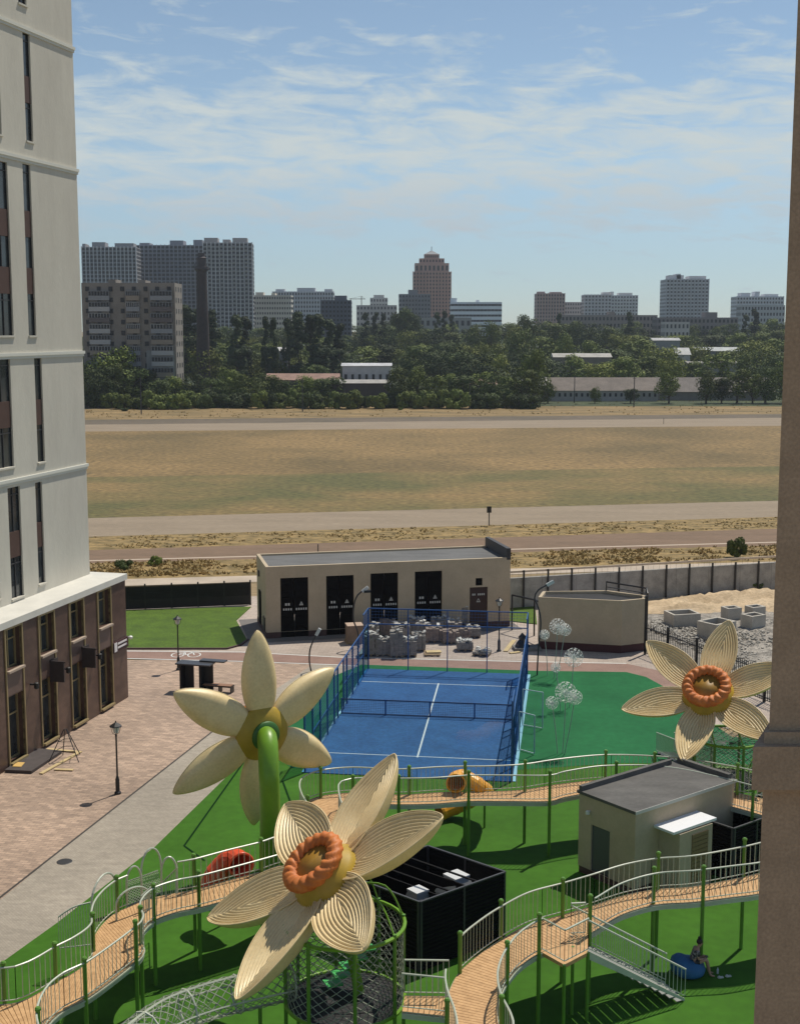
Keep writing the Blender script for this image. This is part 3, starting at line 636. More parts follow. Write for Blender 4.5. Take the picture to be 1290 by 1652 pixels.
for k in (.36, .68):
    a, b = p0+(p1-p0)*k, p2+(p3-p2)*k; d, nn, l = frame_from(a, b)
    dm.box((a+b)/2+Z*1.1, (l-.1, .05, 2.2), math.atan2(d.y, d.x)); dm.box((a+b)/2+Z*2.49, (l, .07, .05), math.atan2(d.y, d.x))
dm.build('divider', m_louv, t)
m_cond = mat('grey_sheet_metal', (.42, .43, .44), .45, metal=.3)
for i, (px, py) in enumerate(((674, 1438), (736, 1414))):
    q = G(px, py, 2.2); q.z = 0; c = thing('condenser', ('smaller', 'larger')[i]+' grey condenser hood inside the black enclosure by the net tower', 'condenser', q)
    rt = math.atan2((p1-p0).y, (p1-p0).x); wd = .5+.12*i
    M().box(q+Z*.8, (wd*1.7, wd*1.7, 1.6), rt).build('body', m_cond, c)
    d1 = Vector((math.cos(rt), math.sin(rt), 0)); d2 = Vector((-math.sin(rt), math.cos(rt), 0)); mm = M(); vs = []
    for z, k in ((1.6, .9), (2.2, .5)):
        for a, b in ((-1, -1), (1, -1), (1, 1), (-1, 1)): vs.append(q+d1*a*k*wd+d2*b*k*wd+Z*z)
    mm.add(vs, [(0, 1, 5, 4), (1, 2, 6, 5), (2, 3, 7, 6), (3, 0, 4, 7), (4, 5, 6, 7)]); mm.build('hood', m_cond, c)
    M().box(q+Z*2.24, (wd*1.1, wd*1.1, .07), rt).build('cap', mat('cap_pale', (.62, .63, .64), .4), c)
enclosure(G(1183, 1338, 2.2), G(1290, 1300, 2.2), G(1183, 1338, 2.2)+(G(1163, 1300, 2.2)-G(1230, 1321, 2.2))*.9, 2.2, 'black louvred enclosure tucked behind the shed near the stucco pier')

# ================================================================== PADEL COURT
CO = Vector((1.67, 71.75, 0)); yaw = .1326
ca, cb = Vector((math.cos(yaw), -math.sin(yaw), 0)), Vector((math.sin(yaw), math.cos(yaw), 0))
def CP(a, b, z=0): return CO+ca*a+cb*b+Vector((0, 0, z))
CR = -yaw
ct = thing('padel_court', 'blue padel court with white lines, net and blue steel glass cage', 'court', CO)
m_court = mat('blue_court_turf', (.020, .098, .26), .8, c2=(.013, .070, .20), scale=.5, fine=.16, spec=.25, stretch=(1, 1, 1))
M().prism([CP(-5.05, -10.05)[:2], CP(5.05, -10.05)[:2], CP(5.05, 10.05)[:2], CP(-5.05, 10.05)[:2]], .02, .06, False).build('turf', m_court, ct)
lm = M()
line_on(lm, [CP(-4.98, 6.95), CP(4.98, 6.95)], .07, .066); line_on(lm, [CP(-4.98, -6.95), CP(4.98, -6.95)], .07, .066); line_on(lm, [CP(0.15, -7.1), CP(-.25, 7.1)], .09, .070)
lm.build('court_line', mat('line_white', (.46, .56, .60), .6), ct)
rmk = M(); line_on(rmk, [CP(-5.15, -10), CP(-5.15, 10)], .12, .05); line_on(rmk, [CP(5.17, -10), CP(5.17, 10)], .16, .05); rmk.build('edge_strip', mat('pale_blue_edge', (.22, .48, .62), .5), ct)
# net
nm = M()
for a in (-5, -2.5, 0, 2.5, 5): nm.box(CP(a, 0, .5), (.07, .07, .95), CR)
nm.build('net_post', m_blue, ct)
nm = M(); nm.box(CP(0, 0, .92), (10, .03, .07), CR); nm.box(CP(0, 0, .1), (10, .03, .05), CR)
nm.build('net_band', mat('net_band', (.02, .05, .13), .6), ct)
nm = M()
for k in range(100): nm.box(CP(-5+.1*k+.05, 0, .5), (.008, .006, .8), CR)
for k in range(8): nm.box(CP(0, 0, .14+.1*k), (10, .006, .008), CR)
nm.build('net', mat('net_dark', (.02, .04, .09), .8), ct)
m_cg = glass('cage_glass', (.55, .74, .86), .07); m_cg2 = glass('clear_glass', (.97, .98, .98), .02)
def mesh_panel(a, b, z0, z1, step=.16):
    m = M(); d = (b-a); l = d.length; r = math.atan2(d.y, d.x); n_ = int(l/step)
    for k in range(n_+1): m.box(a+d*(k/n_)+Vector((0, 0, (z0+z1)/2)), (.010, .010, z1-z0), r)
    for k in range(int((z1-z0)/step)+1): m.box((a+b)/2+Vector((0, 0, z0+k*step)), (l, .010, .010), r)
    return m
for sx in (-5.05, 5.05):
    seg = [-10, -8, -6, -4, -2, -.9, .9, 2, 4, 6, 8, 10]
    for i, b in enumerate(seg):
        h = 4 if abs(b) > 9.5 else 3
        M().box(CP(sx, b, h/2), (.085, .085, h), CR).build('cage_post', m_blue, ct)
    for b0, b1 in zip(seg, seg[1:]):
        if b0 < -.5 and b1 > .5: continue                        # the doorway at the net
        l = b1-b0; mb = (b0+b1)/2
        if abs(mb) > 6:
            zt = 3.0 if abs(mb) > 8 else 2.0
            M().box(CP(sx, mb, zt/2+.03), (.02, l-.12, zt-.04), CR).build('glass_panel', m_cg, ct)
            if zt < 3: mesh_panel(CP(sx, b0), CP(sx, b1), 2, 3).build('mesh_panel', m_blue, ct)
        else: mesh_panel(CP(sx, b0), CP(sx, b1), .05, 3).build('mesh_panel', m_blue, ct)
        if abs(mb) > 8: mesh_panel(CP(sx, b0), CP(sx, b1), 3, 4).build('mesh_panel', m_blue, ct)
    for b0, b1, z in ((-10, -.9, 3), (.9, 10, 3), (-10, -8, 4), (8, 10, 4), (-10, -.9, .06), (.9, 10, .06), (-.9, .9, 3)):
        M().box(CP(sx, (b0+b1)/2, z), (.06, b1-b0, .06), CR).build('cage_rail', m_blue, ct)
    for b0, b1, z in ((-8, -.9, 1.5), (.9, 8, 1.5)):
        M().box(CP(sx, (b0+b1)/2, z), (.04, b1-b0, .04), CR).build('cage_rail', m_blue, ct)
for sy in (10.05, -10.05):
    for a in (-5.05, -2.5, 0, 2.5, 5.05):
        M().box(CP(a, sy, 2 if sy > 0 else 1.5), (.06, .06, 4 if sy > 0 else 3), CR).build('cage_post', m_blue if abs(a) > 5 else m_blue, ct) if (sy > 0 or abs(a) > 5) else None
    for a0_, a1_ in ((-5, -2.5), (-2.5, 0), (0, 2.5), (2.5, 5)):
        M().box(CP((a0_+a1_)/2, sy, 1.52), (a1_-a0_-.03, .02, 2.96), CR).build('glass_panel', m_cg2, ct)
    if sy > 0:
        mesh_panel(CP(-5, sy), CP(5, sy), 3, 4, .2).build('mesh_panel', m_blue, ct)
        for z in (3, 4): M().box(CP(0, sy, z), (10.1, .06, .06), CR).build('cage_rail', m_blue, ct)
# open gates on the right side
for (b, s, nm_) in ((-.9, 1, 'gate'), (-5.2, 1, 'gate')):
    gt = M(); p = CP(5.2, b); q = CP(6.3, b-.5) if b > -2 else CP(6.0, b-.6)
    d = q-p; r = math.atan2(d.y, d.x); c = (p+q)/2
    for z in (.1, 2.1): gt.box(c+Z*z, (d.length, .04, .04), r)
    for k in (0, 1): gt.box(p+d*k+Z*1.1, (.05, .05, 2.0), r)
    go = gt.build('gate', mat('gate_pale', (.42, .55, .58), .5), ct); M().box(c+Z*1.1, (d.length-.06, .012, 1.9), r).build('pane', m_cg2, go)

# ================================================================== FENCES AND CONCRETE WALL
m_fence = mat('black_fence_panel', (.016, .016, .018), .7, var=.3, scale=2)
fa, fb = G(60, 990), G(404, 976); d, nn, l = frame_from(fa, fb); fh = 1.9; FR_ = math.atan2(d.y, d.x)
t = thing('black_fence', 'black fence with mesh panels between the lawn and the dry bank', 'fence', fa)
k = 8; 
for i in range(k):
    a = fa+d*l*i/k; b = fa+d*l*(i+1)/k; c = (a+b)/2
    m = M(); m.box(c+Z*.42, (l/k-.1, .03, .78), FR_)
    for q in range(34): m.box(a+d*(l/k)*(q+.5)/34+Z*1.28, (.018, .014, 1.1), FR_)
    for z in (.75, 1.3, 1.84): m.box(c+Z*z, (l/k, .04, .04), FR_)
    m.box(c+Z*1.3+nn*.03, (l/k-.1, .006, 1.0), FR_); m.build('fence_panel', m_fence, t)
for i in range(k+1): M().box(fa+d*l*i/k+Z*(fh/2+.04), (.12, .12, fh+.12), FR_).build('post', m_black, t)
# concrete wall with black posts and cream rail at the back of the yard
wa, wb = G(816, 982), G(1290, 950); d, nn, l = frame_from(wa, wb); WR_ = math.atan2(d.y, d.x)
t = thing('concrete_wall', 'grey concrete boundary wall carrying black posts behind the gravel yard', 'wall', wa)
hz = ZAT(wa, 933); m = M(); 
for i in range(9):
    a = wa+d*l*i/9; b = wa+d*l*(i+1)/9; m.box((a+b)/2+Z*hz/2, (l/9-.02, .3, hz), WR_)
m.build('wall_panels', m_conc, t)
for px, yb, yt in ((842, 975, 920), (881, 972, 918), (919, 970, 917), (957, 967, 916), (995, 964, 915), (1033, 962, 913), (1071, 960, 911), (1108, 958, 909), (1145, 957, 908), (1182, 955, 907), (1219, 953, 905), (1256, 951, 903)):
    p = G(px, yb); tq = (p-wa).dot(d)
    for _ in range(6): p = wa+d*tq; qx = CX+F*p.x/(p.y*cp+HC*sp); tq += (px-qx)/F*p.y
    p = wa+d*tq-nn*.25; h = ZAT(p, yt); M().box(p+Z*h/2, (.13, .1, h), WR_).build('post', m_black, t)
h2 = ZAT(wa, 923); M().box((wa+wb)/2-nn*.1+Z*h2, (l, .1, .16), WR_).build('top_rail', mat('cream_rail', (.62, .50, .38), .7), t)
pm = mesh_panel(wa, wb, hz, h2, .5); pm.build('mesh', m_dark, t)
# slanting pipe rail from garage
o = M().tube([G(826, 960, 2.6), G(862, 968, 2.6), G(905, 985, 2.6)], .07, 6).tube([G(826, 960, 2.6), G(826, 960, 2.6)-Z*2.6], .06, 6).tube([G(862, 968, 2.6), G(862, 968, 2.6)-Z*2.6], .06, 6).tube([G(905, 985, 2.6), G(905, 985, 2.6)-Z*2.6], .06, 6).build('handrail_fence', m_black); tag(o, 'black pipe fence between the transformer building and the low utility building', 'fence')
# iron fence along the gravel yard
fp = [G(1040, 1056), G(1076, 1070), G(1122, 1089), G(1175, 1110), G(1232, 1133), G(1330, 1172)]
t = thing('iron_fence', 'black iron bar fence along the gravel yard behind the open yellow flower', 'fence', fp[0])
for a, b in zip(fp, fp[1:]):
    d, nn, l = frame_from(a, b); r = math.atan2(d.y, d.x); m = M(); c = (a+b)/2
    for z in (.3, 1.85): m.box(c+Z*z, (l, .05, .06), r)
    for q in range(int(l/.19)): m.box(a+d*(q+.5)*.19+Z*1.12, (.028, .028, 2.0), r)
    m.build('fence_panel', m_black, t)
for i, p in enumerate(fp): M().box(p+Z*(1.2 if i else 2), (.14, .14, 2.4 if i else 4.0), .3).build('post', m_black, t)
# gravel yard
m_grav = mat('grey_gravel', (.36, .325, .28), .95, c2=(.17, .155, .135), scale=1.2, detail=10, fine=.5, bump=1.0, bscale=5, lo=.4, hi=.6)
m_sand = mat('pale_sand', (.60, .46, .30), .95, c2=(.42, .31, .19), scale=.35, detail=10, fine=.2, bump=.8, bscale=2, stretch=(1, 2, 1))
rg = random.Random(5)
def heap(name, corners, z, m, amp, nx=60, ny=26):
    mm = M(); a, b, c, d = corners; vs = []
    for j in range(ny+1):
        for i in range(nx+1):
            u_, v_ = i/nx, j/ny; p = (a*(1-u_)+b*u_)*(1-v_)+(d*(1-u_)+c*u_)*v_
            e = min(u_, 1-u_, v_, 1-v_)*6; e = min(1, e)
            vs.append((p.x, p.y, z+amp*e*(.35*math.sin(u_*9+v_*5)+.35*math.sin(v_*13-u_*4)+rg.random()*.6+.3)))
    mm.add(vs, [(j*(nx+1)+i, j*(nx+1)+i+1, (j+1)*(nx+1)+i+1, (j+1)*(nx+1)+i) for j in range(ny) for i in range(nx)]); return mm.build(name, m, kind='structure', smooth=True)
heap('gravel_ground', [G(1043, 1055), G(1330, 1168), G(1420, 985), G(1040, 985)], .05, m_grav, .22)
heap('sand_ground', [G(1042, 992), G(1400, 990), G(1400, 950), G(1040, 964)], .06, m_sand, .5, 50, 20)
m_cb = mat('precast_concrete', (.50, .46, .40), .9, c2=(.40, .37, .32), scale=1.2, fine=.1)
for i, (x0, x1, y1, hpx, lb) in enumerate(((1079, 1141, 1017, 17, 'open grey concrete box nearest the low utility building'), (1169, 1203, 1008, 18, 'open concrete box standing tall in the middle of the yard'), (1209, 1243, 995, 10, 'rearmost open concrete box in the gravel yard'), (1205, 1246, 1020, 18, 'open concrete box beside the stucco pier'), (1142, 1207, 1035, 20, 'long open concrete box just above the flower tip'))):
    p = G((x0+x1)/2, y1); wdt = (x1-x0)/F*p.y*.78; h = hpx/F*p.y*1.45; t = thing('concrete_box', lb, 'concrete box', p, 'concrete boxes in the gravel yard')
    r = .25+.1*i; ux, uy = Vector((math.cos(r), math.sin(r), 0)), Vector((-math.sin(r), math.cos(r), 0)); c = p+uy*wdt/2; m = M()
    dd = wdt*.8
    for s_ in (-1, 1): m.box(c+ux*s_*(wdt/2-.09)+Z*(h/2+.05), (.18, dd, h), r); m.box(c+uy*s_*(dd/2-.09)+Z*(h/2+.05), (wdt-.36, .18, h), r)
    m.build('walls', m_cb, t); M().box(c+Z*.15, (wdt-.36, dd-.36, .1), r).build('base', m_dark, t)
rk = M(); rr_ = random.Random(9)
for _ in range(2200):
    x = rr_.uniform(1050, 1260); y = rr_.uniform(1000, 1010+(x-1040)*.5); p = G(x, y, .2); s_ = rr_.uniform(.05, .17)
    rk.box(p+Z*.05, (s_, s_*rr_.uniform(.6, 1.2), s_*.6), rr_.uniform(0, 3))
o = rk.build('rubble', mat('rubble', (.46, .43, .38), .95, var=.4, scale=2)); o['kind'] = 'stuff'; tag(o, 'broken grey stones scattered over the gravel yard', 'rubble')

# ================================================================== PALLETS OF PAVING STONES
m_pave = [mat('grey_block', (.33, .305, .28), .9, c2=(.22, .20, .185), scale=3, fine=.25), mat('brown_block', (.31, .245, .21), .9, c2=(.20, .16, .14), scale=3, fine=.25)]
m_wrap = mat('torn_wrap', (.66, .65, .62), .55, c2=(.40, .40, .39), scale=4)
m_pal = mat('pallet_wood', (.36, .26, .15), .85, var=.3, scale=4)
def pallet(px, py, wpx, hpx, label, rot=.05, loose=0, mi=0, name='paving_pallet'):
    p = G(px, py); sc_ = p.y/F; w_ = wpx*sc_; h = hpx*sc_*1.02; dp = min(w_, 1.0); rr = random.Random(int(px*7+py))
    t = thing(name, label, 'pallet', p, 'pallets of paving stones behind the court'); c = p+Vector((0, dp/2, 0)); ux = Vector((math.cos(rot), math.sin(rot), 0)); uy = Vector((-math.sin(rot), math.cos(rot), 0))
    m = M()
    for s_ in (-.42, 0, .42): m.box(c+ux*s_*w_+Z*.09, (.1, dp, .1), rot)
    for q in range(5): m.box(c+uy*(q-2)*dp*.22+Z*.155, (w_, .1, .025), rot)
    m.build('pallet_base', m_pal, t)
    m = M(); nl = max(1, int(h/.13)); nx = max(2, int(w_/.22)); 
    for k in range(nl):
        for i in range(nx):
            for j in range(4):
                if k == nl-1 and rr.random() < .35: continue
                m.box(c+ux*((i+.5)/nx-.5)*w_+uy*((j+.5)/4-.5)*dp+Z*(.17+(k+.5)*(h-.17)/nl)+Vector((rr.uniform(-.02, .02), rr.uniform(-.02, .02), 0)), (w_/nx-.012, dp/4-.012, (h-.17)/nl-.008), rot+rr.uniform(-.03, .03))
    m.build('stone_stack', m_pave[mi], t)
    if loose:
        m = M()
        for _ in range(loose): 
            s_ = rr.uniform(.12, .32); a = rr.uniform(0, 3.1); e = rr.uniform(-.5, .5)
            fx = Vector((math.cos(a), math.sin(a), e)).normalized(); fy = Vector((-math.sin(a), math.cos(a), rr.uniform(-.4, .4))).normalized(); fz = fx.cross(fy).normalized(); fy = fz.cross(fx)
            m.box(c+ux*rr.uniform(-.48, .48)*w_+uy*rr.uniform(-.45, .45)*dp+Z*(h+rr.uniform(.0, .16)), (s_, s_*.7, .06), frame=(fx, fy, fz))
        m.build('loose_stones', m_wrap, t)
for a in ((598, 1060, 26, 34, 'grey stone pallet against the blue cage, end of the front row', 0, 10), (617, 1060, 24, 26, 'low grey stone pallet in the front row with pale broken tops', 0, 12), (639, 1062, 21, 40, 'tallest squared stone pallet in the front row, pale flat lid', 0, 3), (660, 1061, 24, 27, 'front row stone pallet with pale rubble on top beside the flat pallet', 0, 12),
          (675, 1052, 22, 27, 'stone pallet stepping back behind the flat wooden pallet', 0, 6), (600, 1034, 22, 22, 'small stone pallet in the shade behind the cage corner', 0, 9), (646, 1038, 30, 26, 'humped stone pallet in the second row with a pale cover', 0, 14), (625, 1028, 26, 24, 'dark stone pallet half hidden in the second row', 1, 0),
          (634, 1014, 28, 20, 'low pallet with a tilted slab stack at the back left of the pile', 0, 5), (662, 1013, 26, 34, 'high back row pallet topped with white torn sheeting', 0, 14), (690, 1013, 28, 26, 'brown block pallet in the back row under the third black door', 1, 8), (716, 1014, 27, 32, 'back row stone pallet just left of the shed lamp with loose kerbs', 0, 12), (741, 1015, 26, 27, 'end pallet of the back row beside the small maroon door', 0, 12),
          (700, 1038, 27, 22, 'dark brown pallet in the shaded middle of the pile', 1, 3), (727, 1040, 27, 20, 'shaded brown block pallet at the middle of the pile', 1, 0), (748, 1036, 22, 20, 'shaded brown block pallet at the open side of the pile', 1, 2)):
    pallet(a[0], a[1], a[2], a[3]*(1.3 if a[1] < 1016 else 1.08), a[4], loose=a[6], mi=a[5])
for a_ in ((683, 1034, 24, 26, 'stone pallet wedged in the gap of the shaded middle row'), (765, 1030, 20, 16, 'low stone pallet nearest the maroon door'), (708, 1024, 26, 24, 'stone pallet with tilted tops between the back and middle rows'), (672, 1026, 26, 26, 'squat stone pallet between the humped one and the back row'), (733, 1026, 24, 22, 'shaded stone pallet just in front of the end of the back row')):
    pallet(*a_, loose=9)
pallet(750, 1052, 26, 16, 'low heap of broken kerbs beside the pale paving', loose=26, name='kerb_heap'); pallet(778, 1060, 28, 7, 'flat pallet of scattered slabs nearest the lamp', loose=16, name='slab_heap', rot=-.3)
t = thing('flat_pallet', 'nearly empty wooden pallet with a yellow board in front of the stones', 'pallet', G(696, 1062)); c = G(697, 1058)
m = M()
for s_ in (-.4, 0, .4): m.box(c+Vector((s_, .2, .08)), (.1, 1.1, .1))
for q in range(6): m.box(c+Vector((0, -.3+q*.2, .14)), (1.1, .13, .025))
m.build('pallet_base', m_pal, t); M().box(c+Vector((.1, .35, .2)), (1.0, .6, .05), .1).build('board', m_plank, t)
t = thing('wrapped_crate', 'brown wrapped crate standing alone by the curved lamp', 'crate', G(571, 1042)); c = G(571, 1040)+Vector((0, .6, 0))
M().box(c+Z*.1, (1.2, 1.1, .12), .2).build('pallet_base', m_pal, t); M().box(c+Z*.72, (1.1, 1.05, 1.1), .2).build('box', mat('cardboard', (.26, .19, .14), .8, var=.3, scale=2), t); M().box(c+Z*1.29, (1.15, 1.1, .04), .2).build('lid', mat('lid_brown', (.44, .33, .26), .7), t)
for a, b, lb in (((815, 1052), (829, 1034), 'yellow plank lying on the pavement by the lamp'), ((822, 1055), (838, 1053), 'short pale plank beside the grey sheet')):
    a, b = G(*a), G(*b); d = b-a; o = M().box((a+b)/2+Z*.05, (d.length, .3, .06), math.atan2(d.y, d.x)).build('plank', m_plank); move_origin(o, (a+b)/2); tag(o, lb, 'plank')
t = thing('tarp_bundle', 'dark crumpled tarp bundle on a grey slab near the cage corner', 'tarp', G(842, 1050)); c = G(845, 1050)
M().box(c+Vector((.2, .3, .12)), (1.8, 1.1, .2), .1).build('slab', mat('slab_grey', (.2, .19, .18), .9), t)
m = M(); rr = random.Random(2)
m.lathe(c+Vector((-.1, .3, .2)), [(.5, 0), (.42, .25), (.2, .5), (.26, .7), (.05, .95)], 9); m.v = [(x+rr.uniform(-.08, .08), y+rr.uniform(-.08, .08), z+rr.uniform(-.05, .05)) for x, y, z in m.v]; m.build('tarp', m_black, t)

# ================================================================== STREET FURNITURE
def street_lamp(px, pyb, pyt, label):
    p = G(px, pyb); h = ZAT(p, pyt); t = thing('street_lamp', label, 'street lamp', p, 'black lantern street lamps')
    M().lathe(p, [(.16, 0), (.16, .08), (.1, .14), (.1, .7), (.07, .8), (.06, .84), (.045, .9), (.04, h-.75), (.06, h-.7), (.03, h-.62)], 10).build('pole', m_black, t)
    m = M()
    for k in range(4):
        a = k*math.pi/2+.4; m.tube([p+Vector((.02*math.cos(a), .02*math.sin(a), h-.64)), p+Vector((.16*math.cos(a), .16*math.sin(a), h-.55)), p+Vector((.24*math.cos(a), .24*math.sin(a), h-.22))], .014, 4)
    m.lathe(p+Z*(h-.24), [(.30, 0), (.27, .04), (.07, .17), (.04, .19), (.02, .27)], 8); m.build('lantern_frame', m_black, t)
    M().lathe(p+Z*(h-.56), [(.10, 0), (.19, .3)], 4).build('lantern_glass', mat('lantern_glass', (.55, .58, .55), .2), t)
street_lamp(190, 1281, 1164, 'black lantern lamp standing in the middle of the brick plaza'); street_lamp(288, 1081, 993, 'black lantern lamp by the lawn and the black bench shelter'); street_lamp(804.5, 1051, 964, 'black lantern lamp beside the stone pallets and maroon door')
def curved_lamp(pts, r, label, double=False):
    base = G(*pts[0]); t = thing('curved_lamp', label, 'lamp post', base, 'bent stem lamps'); P = []
    for x, y in pts: q = AY(x, y, base.y); P.append(q)
    P[0] = base
    M().tube(spline(P, .2), r, 7).build('pole', m_dark, t)
    e = P[-1]; dr = (P[-1]-P[-2]).normalized()
    M().box(e+dr*.15, (.2, .14, .5), frame=(Vector((0, 1, 0)).cross(dr).normalized(), Vector((0, 1, 0)), dr)).build('lamp_head', mat('head_pale', (.6, .62, .62), .4), t)
    if double:
        M().box(e+Vector((.25, 0, -.05)), (.45, .22, .16), .3).build('lamp_head', m_black, t)
curved_lamp([(502, 1084), (499, 1068), (500, 1048), (507, 1030), (511, 1023)], .05, 'bent thin lamp behind the tip of the closed flower')
curved_lamp([(579, 1046), (577, 1020), (570, 1000), (571, 975), (577, 960), (586, 953)], .055, 'bent lamp with dark double head in front of the second black door', True)
curved_lamp([(866, 1090), (868, 1050), (872, 1005), (868, 980), (862, 965), (868, 952), (884, 943)], .05, 'tall bent lamp at the corner of the low utility building')
# bench shelter
q = G(292, 1113); sb = G(362, 1128)
t = thing('bench_shelter', 'black steel portal shelter with a wooden topped bench', 'bench', q); u1 = Vector((math.cos(-.25), math.sin(-.25), 0)); u2 = Vector((-u1.y, u1.x, 0)); rt = -.25
def BP(a, b, z): return Vector((q.x, q.y, 0))+u1*a+u2*b+Vector((0, 0, z))
m = M()
for a in (.1, 1.35):
    m.box(BP(a+.02, 0, .85), (.09, .7, 1.6), rt); m.box(BP(a+.32, .3, .85), (.6, .08, 1.6), rt)
m.build('portal', m_black, t)
M().box(BP(.95, .02, 1.70), (2.2, .95, .08), rt).build('roof', mat('shelter_roof', (.05, .05, .055), .4), t)
M().box(BP(1.9, .55, 1.79), (1.6, .55, .07), rt).build('upper_panel', mat('shelter_roof', (.05, .05, .055), .4), t)
m = M(); m.box(BP(2.5, .1, .19), (.06, .5, .38), rt); m.box(BP(1.7, .1, .19), (.06, .5, .38), rt); m.box(BP(2.35, .1, .40), (1.9, .56, .05), rt); m.box(BP(3.25, .1, .2), (.06, .5, .36), rt); m.build('bench_frame', m_black, t)
m = M()
for k in range(5): m.box(BP(2.35, -.1+k*.1, .45), (1.8, .085, .04), rt)
m.build('seat', mat('seat_wood', (.36, .19, .11), .6, var=.25, scale=4), t)
# manhole
o = M().lathe(G(104, 1391)+Z*.016, [(.32, 0), (.3, .012)], 16).build('manhole_cover', m_dark); tag(o, 'small dark manhole cover in the grey paving', 'manhole cover')
# ================================================================== WALKWAYS
ZR, ZD, RH = 3.42, 2.30, 1.12
def railing(pts, parent, h=RH, step=.19, name='railing', bottom=.12, ends=True):
    """pts: deck level points along the edge"""
    P = resample(pts, max(2, int(sum((b-a).length for a, b in zip(pts, pts[1:]))/step)+1)); m = M()
    m.tube([p+Z*h for p in P], .032, 6); m.tube([p+Z*bottom for p in P], .018, 4)
    for p in P: m.tube([p+Z*bottom, p+Z*h], .013, 4, cap=False)
    return m.build(name, m_rail, parent)
def split_rail(pts, parent, n):
    """several panels between posts"""
    k = len(pts)
    for i in range(n):
        a, b = int(i*(k-1)/n), int((i+1)*(k-1)/n)
        railing(pts[a:b+1], parent)
def post(px, py, parent, ztop=None, z=None):
    p = G(px, py, ztop); p.z = 0
    M().lathe(p, [(.065, .02), (.065, ztop-.02), (.085, ztop-.01), (.085, ztop+.05), (.05, ztop+.09)], 10).build('post', m_post, parent)
def deck(L1, L2, parent, board=.16, name='deck'):
    ln = max(sum((b-a).length for a, b in zip(L1, L1[1:])), sum((b-a).length for a, b in zip(L2, L2[1:]))); n = int(ln/board); A1, A2 = resample(L1, n+1), resample(L2, n+1); m = M()
    for i in range(n):
        g_ = .06; a, b = A1[i].lerp(A1[i+1], g_), A1[i].lerp(A1[i+1], 1-g_); c, d_ = A2[i].lerp(A2[i+1], g_), A2[i].lerp(A2[i+1], 1-g_); t_ = Z*.045
        m.add([a, b, d_, c, a-t_, b-t_, d_-t_, c-t_], [(0, 1, 2, 3), (7, 6, 5, 4), (0, 4, 5, 1), (1, 5, 6, 2), (2, 6, 7, 3), (3, 7, 4, 0)])
    o = m.build(name, m_wood, parent)
    m = M()
    for Lx in (A1, A2): 
        for a, b in zip(Lx, Lx[1:]): 
            m.quad(a-Z*.20, b-Z*.20, b+Z*.02, a+Z*.02)
        m.tube([p-Z*.05 for p in Lx], .035, 4)
    m.build('fascia', m_rail, parent)
    m = M()
    for i in range(n): m.quad(A1[i]-Z*.12, A1[i+1]-Z*.12, A2[i+1]-Z*.12, A2[i]-Z*.12)
    m.build('subframe', m_dark, parent); return o
def edge(pts, z=ZR, drop=RH):
    return [p-Z*drop for p in spline([G(x[0], x[1], x[2] if len(x) > 2 else z) for x in pts], .25)]
def cut(pts, frac0, frac1):
    k = len(pts); return pts[int(frac0*(k-1)):int(frac1*(k-1))+1]
# --- B: middle walkway behind the shed
wB = thing('elevated_walkway', 'far curving wooden walkway on green posts between the court and the shed', 'walkway', G(750, 1392), 'elevated playground walkways')
Bf = edge([(500, 1302), (488, 1284), (483, 1267), (489, 1254), (517, 1243), (569, 1238), (643, 1241), (720, 1237), (792, 1236), (846, 1233), (900, 1225), (976, 1218), (1056, 1220), (1118, 1226), (1184, 1237), (1240, 1249), (1300, 1266)])
Bn = edge([(560, 1310), (549, 1290), (546, 1266), (556, 1259), (569, 1256), (599, 1255), (643, 1256), (700, 1255), (757, 1251), (820, 1251), (886, 1251), (910, 1245), (959, 1237), (994, 1235), (1047, 1235), (1100, 1241), (1160, 1254), (1215, 1268), (1290, 1290)])
deck(Bf, Bn, wB); split_rail(Bf, wB, 9); split_rail(Bn, wB, 8)
# landing that turns the end of B towards the tower of petals
e0, e1_ = Bf[0], Bn[0]; tail_f = [e0, G(505, 1345, ZD), G(470, 1372, ZD)]; tail_n = [e1_, G(565, 1372, ZD), G(510, 1400, ZD)]
deck(spline(tail_f), spline(tail_n), wB, name='landing')
for x, y, z in ((517, 1240, 3.55), (569, 1253, 3.55), (496, 1286, 3.5), (750, 1231, 3.6), (756, 1246, 3.6), (847, 1229, 3.6), (887, 1246, 3.6), (977, 1213, 3.6), (994, 1231, 3.6), (1056, 1216, 3.6), (1120, 1222, 3.6), (643, 1253, 3.5), (1215, 1264, 3.6), (1190, 1234, 3.6), (660, 1238, 3.5)):
    post(x, y, wB, z)
# --- A: lower left walkway
wA = thing('elevated_walkway', 'near winding wooden walkway running from the big open flower to the plaza', 'walkway', G(250, 1596), 'elevated playground walkways')
Af = edge([(470, 1344), (440, 1352), (420, 1359), (367, 1372), (315, 1386), (286, 1391), (258, 1396), (228, 1403), (205, 1413), (188, 1420), (167, 1436), (152, 1455), (147, 1474), (148, 1488), (138, 1500), (113, 1516), (88, 1528), (60, 1545), (24, 1560), (-20, 1562), (-70, 1555)])
An = edge([(500, 1362), (460, 1376), (418, 1388), (370, 1401), (319, 1414), (290, 1419), (252, 1431), (232, 1446), (225, 1462), (232, 1477), (228, 1487), (214, 1499), (181, 1524), (140, 1552), (102, 1570), (75, 1593), (60, 1625), (62, 1655), (85, 1700)])
deck(cut(Af, 0, .80), cut(An, 0, .80), wA)
k = len(Af); i1 = int(.80*(k-1)); k2 = len(An); i2 = int(.80*(k2-1))
pl = [*Af[i1:], G(-90, 1760, ZD), *An[i2:][::-1]]
deck(resample([Af[i1], *Af[i1:]], 40), resample([An[i2], *An[i2:]], 40), wA, name='landing')
a, b = int(.30*(k-1)), int(.44*(k-1))
